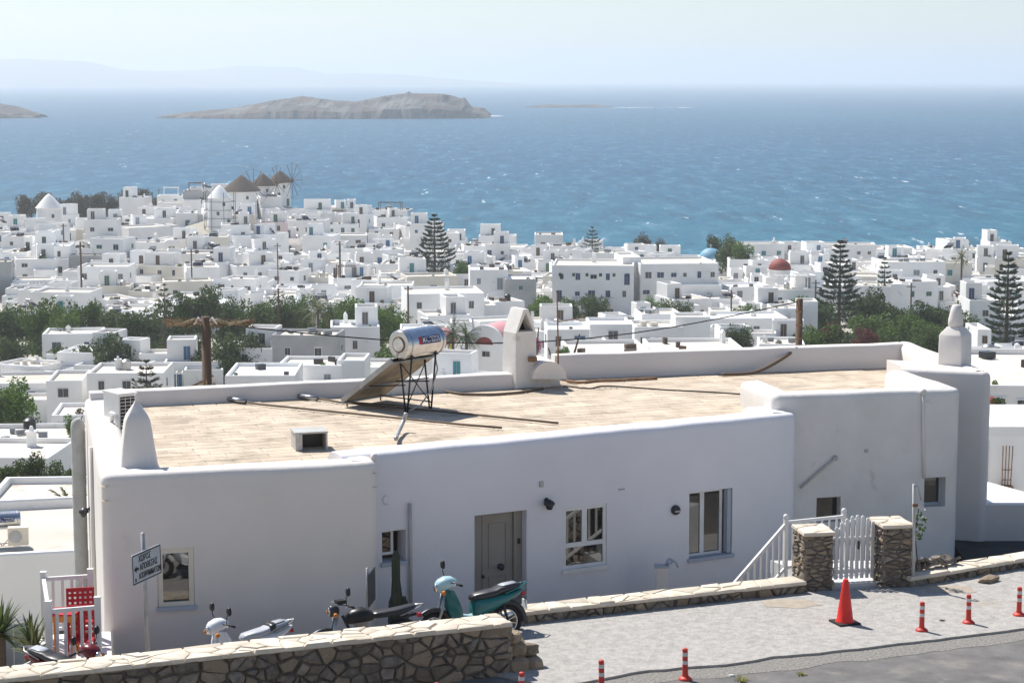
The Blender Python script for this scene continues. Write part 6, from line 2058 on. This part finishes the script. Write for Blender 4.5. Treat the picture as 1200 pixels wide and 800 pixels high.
        for i, (x, z, w) in enumerate(path):
            wid = w * (1.15 if kind == 'white' else 1)
            sb = .13 * math.sin(pi * min(1, (i + .6) / 5)); rings.append([(x - sb, -wid, z), (x + .045, -wid * .6, z + .01), (x + .075, 0, z + .015), (x + .045, wid * .6, z + .01), (x - sb, wid, z), (x - .03 - sb * .3, wid * .6, z - .012), (x - .035, 0, z - .018), (x - .03 - sb * .3, -wid * .6, z - .012)])
        g = MB(); g.loft(rings); g.build('leg_shield', C[0], t, R(50))
        g = MB(); loft_secs(g, [(.30, .50, .05, .06, .5), (.18, .40, .07, .08, .3), (.0, .36, .085, .09, 0), (-.18, .42, .09, .12, 0)], 12, 3); g.build('spine', 'pale_blue_paint' if kind == 'teal' else C[0], t, True)
        g = MB(); g.box((.12, 0, .27), (.34, .42, .025)); g.build('footboard', 'black_rubber', t)
        g = MB(); loft_secs(g, [(-.02, .52, .08, .14, 0), (-.12, .56, .13, .16, 0), (-.35, .60, .16, .13, .1), (-.62, .67, .14, .085, .15), (-.82, .73, .09, .05, .2), (-.92, .76, .04, .025, .2)], 16, 2.6); g.build('rear_body', C[0], t, True)
        g = MB(); loft_secs(g, [(-.0, .70, .07, .03, 0), (-.06, .725, .12, .05, 0), (-.3, .745, .15, .06, 0), (-.42, .765, .145, .055, 0), (-.48, .79, .14, .06, .1), (-.78, .835, .12, .05, .1), (-.86, .845, .06, .025, .1)], 16, 3); st_ = g.build('seat', 'seat_black' if kind != 'white' else 'seat_silver', t, True)
        g = MB(); loft_secs(g, [(-.50, .852, .07, .012, .1), (-.58, .864, .10, .012, .1), (-.76, .884, .09, .01, .1)], 12, 3); g.build('seat_top', 'seat_silver', st_, True)
        if kind == 'white':
            g = MB(); loft_secs(g, [(-.46, .80, .15, .065, .1), (-.56, .825, .15, .06, .1)], 14, 3); g.build('seat_bolster', 'seat_black', st_, True)
        g = MB(); g.box((-.28, 0, .33), (.40, .20, .20)); g.build('engine', 'steel', t)
    g = MB(); g.tube([(.02, -.12, .28), (-.3, -.15, .25), (-.42, -.15, .28), (-.85, -.16, .36)], [.018, .02, .042, .045], 10); g.build('exhaust', 'chrome', t, True)
    g = MB(); g.tube([(-.55, -.13, .74), (-.86, -.12, .84), (-.97, 0, .86), (-.86, .12, .84), (-.55, .13, .74)], .013, 7); g.build('grab_rail', 'steel' if kind != 'teal' else 'teal_paint', t, True)
    for y in (-.11, .11):
        g = MB(); g.tube([(xr, y, wr), (-.50, y, .62)], [.02, .028], 8); g.build('shock_absorber', 'dark_metal', t, True)
    g = MB(); g.box((-.90, 0, .70), (.05, .10, .06)); g.build('tail_light', 'print_red', t)
    g = MB(); g.box((-.93, 0, .52), (.02, .16, .14), 0); g.build('number_plate', 'print_white', t)
    g = MB(); g.tube([(-.08, .10, .25), (-.02, .24, .01)], .012, 6); g.build('side_stand', 'dark_metal', t)
    return t
make_bike('teal', 'teal scooter with black seat and pale blue cowl parked before the door', (lambda q: Vector((q.x, q.y, park_z(q.x) - .05)))(at_z(552, 744, PAVE)), pi + R(24))
make_bike('moto', 'black motorcycle, seat partly behind the edge-on sign, parked behind the rubble wall', (lambda q: Vector((q.x, q.y, park_z(q.x) - .02)))(at_z(428, 764, PAVE)), pi + R(24), lean=.08)
make_bike('white', 'white scooter with silver-grey seat parked behind the rubble wall', Vector((at_y(283, 700, 29.75).x, 29.75, park_z(-3.95))), pi + R(36), .95, lean=.07)
make_bike('maroon', 'dark red scooter behind the wall beside the white fence, mirrors reflecting sky', Vector((at_y(84, 700, 29.25).x, 29.25, park_z(-6.3))), R(-28), .92, lean=.07)

# ------------------------------------------------------------------ left corner: fence, chairs, plants
FZ = PAVE - .30
FP = [Vector((at_y(57, 718, 30.0).x, 30.0, 0)), Vector((at_y(114.5, 715, 30.25).x, 30.25, 0)), Vector((at_y(106, 674, 32.2).x, 32.2, 0)), Vector((at_y(51, 679, 32.0).x, 32.0, 0))]
mb = MB(); mb.prism([(FP[0].x - .15, 29.85), (FP[1].x + .25, 30.0), (FP[2].x + .25, 32.45), (FP[3].x - .15, 32.2)], 33.5, FZ)
struct(mb.build('balcony_floor', 'white_paint'))
fe = thing('balcony_fence', 'white wooden fence with spindles around the red chair beside the left wing', 'fence', (FP[0].x, FP[0].y, FZ))
def fr(p, z):
    return (p.x - FP[0].x, p.y - FP[0].y, z)
FHT = [1.12, 1.12, 1.08, 1.08]
for p, h in zip(FP, FHT):
    g = MB(); q = fr(p, 0); g.box((q[0], q[1], h / 2), (.085, .085, h)); g.box((q[0], q[1], h + .012), (.10, .10, .024)); g.build('post', 'white_paint', fe)
for a, b, n in ((0, 1, 6), (1, 2, 0), (2, 3, 5), (3, 0, 13)):
    if n == 0:
        continue
    pa, pb = fr(FP[a], .98), fr(FP[b], .98)
    g = MB(); g.tube([pa, pb], .042, 4); g.build('rail', 'white_paint', fe)
    g = MB(); g.tube([(pa[0], pa[1], .15), (pb[0], pb[1], .15)], .035, 4); g.build('rail', 'white_paint', fe)
    for k in range(1, n):
        t_ = k / n; x, y = pa[0] + (pb[0] - pa[0]) * t_, pa[1] + (pb[1] - pa[1]) * t_
        g = MB(); g.box((x, y, .56), (.045, .03, .80)); g.build('spindle', 'white_paint', fe)
def red_chair(loc, rz, label):
    t = thing('folding_chair', label, 'chair', loc, rz, 'red chairs on the balcony')
    # perforated back: strips leave real holes
    g = MB(); W_, Hb = .40, .40
    def bp(x, z, o=0):
        return (x, .20 + .10 * (z - .46) / .4 + o, z)
    for k in range(6):
        x0 = -W_ / 2 + W_ * k / 5
        wv = .022 if k not in (0, 5) else .02
        g.add([bp(x0 - wv, .46), bp(x0 + wv, .46), bp(x0 + wv * (.92 if k else 1), .46 + Hb), bp(x0 - wv, .46 + Hb), bp(x0 - wv, .46, .015), bp(x0 + wv, .46, .015), bp(x0 + wv, .46 + Hb, .015), bp(x0 - wv, .46 + Hb, .015)], [(0, 1, 2, 3), (7, 6, 5, 4), (0, 4, 5, 1), (1, 5, 6, 2), (2, 6, 7, 3), (3, 7, 4, 0)])
    for k in range(6):
        z = .46 + Hb * k / 5; h = .022 if k < 5 else .03
        a, b = bp(-W_ / 2 - .02, z - h, -.002), bp(W_ / 2 + .02, z + h, .017)
        g.add([bp(-W_ / 2 - .02, z - h, -.003), bp(W_ / 2 + .02, z - h, -.003), bp(W_ / 2 + .02, z + h, -.003), bp(-W_ / 2 - .02, z + h, -.003), bp(-W_ / 2 - .02, z - h, .018), bp(W_ / 2 + .02, z - h, .018), bp(W_ / 2 + .02, z + h, .018), bp(-W_ / 2 - .02, z + h, .018)], [(0, 1, 2, 3), (7, 6, 5, 4), (0, 4, 5, 1), (1, 5, 6, 2), (2, 6, 7, 3), (3, 7, 4, 0)])
    g.build('backrest', 'chair_red', t)
    g = MB(); rr = rounded_rect(.44, .42, .06); g.loft([[(a, b - .02, .43) for a, b in rr], [(a, b - .02, .455) for a, b in rr]]); g.build('seat', 'chair_red', t)
    for s_ in (-1, 1):
        for a, b in (((s_ * .20, .22, .45), (s_ * .20, -.20, 0)), ((s_ * .20, -.18, .43), (s_ * .20, .24, 0)), ((s_ * .205, .19, .44), (s_ * .205, .31, .86))):
            g = MB(); g.tube([a, b], .014, 6); g.build('leg' if b[2] == 0 else 'back_rail', 'chair_red', t)
    return t
red_chair((at_y(94, 700, 31.5).x, 31.5, FZ), R(12), 'red perforated chair standing highest inside the white balcony fence')
red_chair((at_y(92, 700, 30.85).x, 30.85, FZ - .12), R(4), 'second red perforated chair tucked lower behind the fence spindles')
bx_, by_ = at_y(74, 700, 31.0).x, 31.0
t = thing('small_table', 'small orange table with red top between the chairs and the fence', 'table', (bx_, by_, FZ))
g = MB(); rr = rounded_rect(.46, .46, .08); g.loft([[(a, b, .70) for a, b in rr], [(a, b, .725) for a, b in rr]]); g.build('tabletop', 'chair_red', t)
g = MB(); g.box((0, 0, .64), (.38, .38, .10)); g.build('apron', 'table_orange', t)
for a in (-1, 1):
    for b in (-1, 1):
        g = MB(); g.box((a * .17, b * .17, .30), (.05, .05, .60)); g.build('leg', 'table_orange', t)
def spiky(loc, n, L_, label, matn, seed, stem=.6, droop=.5, w=.03, name='yucca'):
    r = random.Random(seed)
    t = thing(name, label, 'plant', loc)
    if stem:
        g = MB(); g.tube([(0, 0, 0), (.02, 0, stem)], [.09, .07], 7); g.build('stem', 'bark', t)
    for k in range(n):
        a = r.uniform(0, 6.28); el = r.uniform(-.3, 1.45); l = L_ * r.uniform(.75, 1.15)
        p = Vector((0, 0, stem)); d_ = Vector((cos(a) * cos(el), sin(a) * cos(el), sin(el))); sd = Vector((-sin(a), cos(a), 0)); vv = []
        for s_ in range(5):
            ww = w * (1 - (s_ / 4) ** 2) + .001
            vv += [p - sd * ww, p + sd * ww]; p = p + d_ * l / 4; d_ = (d_ + Vector((0, 0, -droop * .12))).normalized()
        g = MB(); g.add(vv, [(2 * s_, 2 * s_ + 1, 2 * s_ + 3, 2 * s_ + 2) for s_ in range(4)]); g.build('leaf', matn, t)
    return t
yz = at_y(0, 742, 31.3)
spiky((yz.x, 31.3, yz.z - 1.3), 70, .58, 'dark spiky yucca at the wall beyond the balcony fence', 'leaf_dark', 1, 1.3)
yz = at_y(40, 762, 30.6)
spiky((yz.x, 30.6, yz.z - .8), 60, .46, 'light green spiky agave beside the balcony fence', 'leaf_palm', 2, .8, .2)
yz = at_y(36, 748, 31.6)
spiky((yz.x, 31.6, yz.z - 1.0), 46, .44, 'dark spiky plant behind the light green agave', 'leaf_dark', 3, 1.0, .3)
# column cactus and the small tap post on the sunken terrace
cz = at_y(464.5, 645, 33.55)
t = thing('cactus', 'tall dark column cactus beside the recessed niche window', 'cactus', (cz.x, 33.55, TERR))
def rib_ring(r_, z, dx=0, n=24):
    return [(dx + (r_ * (1 + .16 * cos(a * 6))) * cos(a), (r_ * (1 + .16 * cos(a * 6))) * sin(a), z) for a in [2 * pi * k / n for k in range(n)]]
Hc = cz.z - TERR
g = MB(); g.loft([rib_ring(.08, 0), rib_ring(.095, Hc * .3), rib_ring(.085, Hc * .55), rib_ring(.062, Hc * .72, -.01), rib_ring(.062, Hc * .86, -.012), rib_ring(.058, Hc * .95, -.01), rib_ring(.03, Hc, -.01)]); g.build('stem', 'cactus', t, R(60))
for a in (.3, 2.2):
    g = MB(); g.loft([rib_ring(.06, 0), rib_ring(.07, Hc * .3), rib_ring(.055, Hc * .5), rib_ring(.02, Hc * .56)]); o = g.build('arm', 'cactus', t, R(60)); o.location = (cos(a) * .13, sin(a) * .1, 0)
q = at_y(775, 690, 36.3)
t = thing('tap_post', 'small pale post with grey water tap at the foot of the front wall', 'water tap', (q.x, 36.3, TERR))
g = MB(); g.box((0, 0, .42), (.20, .18, .84)); g.build('post', 'plaster', t)
g = MB(); g.box((.0, 0, .86), (.26, .22, .04)); g.build('cap', 'sill_grey', t)
g = MB(); g.tube([(.08, 0, .88), (.16, -.02, .99), (.26, -.05, .94), (.30, -.06, .85)], .025, 7); g.build('tap', 'sill_grey', t, True)
g = MB(); g.lathe([(.05, .9), (.07, .93), (.03, 1.0)], 8, (.14, 0, 0)); g.build('handle', 'sill_grey', t)

# ------------------------------------------------------------------ neighbours' bits at the edges
nz = at_y(8, 612, 63.5)
t2 = solar_heater((nz.x - .15, 63.5, nz.z - 1.30), R(18), 'solar water tank with lettering on the roof of the neighbouring house', collector=False)
q = at_y(19, 640, 62.6)
t = thing('air_conditioner', 'beige air conditioner unit standing under the neighbouring water tank', 'air conditioner', (q.x, 62.9, q.z), R(10))
g = MB(); g.box((0, 0, .28), (.62, .32, .56)); g.build('casing', 'cream_frame', t)
g = MB(); g.lathe([(.20, 0), (.20, .012)], 16, (-.08, -.165, .28), axis=Matrix(((1, 0, 0), (0, 0, -1), (0, 1, 0)))); g.build('fan_grille', 'galvanised', t)
q = at_y(52, 606, 70)
t = thing('street_lamp', 'green lamp head hanging from a white gooseneck arm above the neighbouring roof', 'street lamp', (q.x + .9, 70, ground_z(q.x, 70)))
zq = q.z - ground_z(q.x, 70)
g = MB(); g.tube([(0, 0, 0), (0, 0, zq - .3), (-.1, 0, zq - .02), (-.4, 0, zq + .02), (-.75, 0, zq - .05), (-.88, 0, zq - .2)], .045, 7); g.build('pole', 'white_paint', t, True)
g = MB(); g.lathe([(.05, .10), (.12, 0), (.20, -.30), (.17, -.42), (.03, -.45)], 10, (-.90, 0, zq - .22)); g.build('lamp_head', 'paint_green', t, R(50))
pz = at_y(82, 603, 74)
t = thing('palm_tree', 'palm crown fanning out behind the flue at the left end of the house', 'palm tree', (pz.x, 74, ground_z(pz.x, 74)))
tk, cr = palm_me(pz.z - ground_z(pz.x, 74), 8, 36, 1.5); link('trunk', tk, t); link('crown', cr, t)
# right edge: boundary wall, ramp, unfinished house with reinforcement bars
bw = thing('boundary_wall', 'plain white boundary wall joining the right end of the long house', 'wall', (G1[0] - .1, G1[1] + .15, 36.4))
e = (9.0, 41.9)
g = MB(); g.box((4.0, .1, .40), (8.2, .25, .82)); g.build('wall', 'plaster', bw)
pz_ = at_y(1180, 578, 46)
rp = thing('white_ramp', 'sunlit white sloping wall top behind the boundary wall', 'wall', (G1[0], 43.2, 33))
g = MB(); y0, y1 = 0, 3.2
zl, zr_ = at_y(1163, 560, 45).z - 33, at_y(1200, 582, 45).z - 33
g.add([(-.3, y0, 0), (6, y0, 0), (6, y1, 0), (-.3, y1, 0), (-.3, y0, zl - .55), (6, y0, zr_ - 1.6), (6, y1, zr_ - 1.3), (-.3, y1, zl)], [(3, 2, 1, 0), (4, 5, 6, 7), (0, 1, 5, 4), (1, 2, 6, 5), (2, 3, 7, 6), (3, 0, 4, 7)]); g.build('wall', 'whitewash', rp)
uz = at_y(1166, 511, 50)
un = thing('unfinished_house', 'white roughcast house with bare reinforcement bars at its corner', 'house', (uz.x - .3, 50, 30))
hh = uz.z - 30
g = MB(); g.box((3.6, 2.5, hh / 2), (7.2, 5, hh)); wl_ = g.build('wall', 'whitewash', un)
for (c_, d_) in (((3.6, .12, hh + .12), (7.2, .24, .24)), ((.12, 2.62, hh + .12), (.24, 4.76, .24))):
    g = MB(); g.box(c_, d_); g.build('parapet', 'whitewash', un)
cx = at_y(1181, 560, 49.6).x - (uz.x - .3)
cz_ = at_y(1181, 570, 49.6).z - 30
g = MB(); g.box((cx, -.28, cz_ / 2), (.30, .28, cz_)); st_ = g.build('brick_stub', 'rust', un)
for k in range(4):
    g = MB(); x = cx - .11 + .07 * k; g.tube([(x, -.28, cz_ - .1), (x + .01 * k, -.28, cz_ + 1.0)], .014, 5); g.build('rebar', 'rust', un)
for z in (.15, .4):
    g = MB(); g.box((cx, -.28, cz_ + z), (.24, .03, .02)); g.build('tie', 'rust', un)
g = MB(); g.tube([(.12, -.02, 0), (.12, -.03, hh - .1)], .02, 5); g.build('cable', 'cable', un)
pk = house_px(1160, 1178, 478, 92, 5, rnd, h=5, paint='grey', wallmat='town_pink', feats=set(), label='narrow pink house with a small red dome beside the unfinished house', group=None, nwin=1)
g = MB(); g.lathe([(.7, 0), (.66, .25), (.45, .55), (.15, .7)], 16, (-.1, -1.2, 4.65)); g.build('dome', 'dome_red', pk, True)
fz = at_y(527, 412, 236)
t = thing('flag', 'small yellow flag on a thin staff between the pink chapels', 'flag', (fz.x, 236, ground_z(fz.x, 236)))
hh = at_y(527, 402, 236).z - ground_z(fz.x, 236)
g = MB(); g.tube([(0, 0, 0), (0, 0, hh)], .03, 5); g.build('staff', 'pipe_grey', t)
g = MB(); g.add([(0, 0, hh), (.5, -.05, hh - .45), (.75, .05, hh - .95), (.35, 0, hh - 1.0), (0, .02, hh - .75)], [(0, 1, 2, 3, 4)]); g.build('cloth', 'yellow', t)
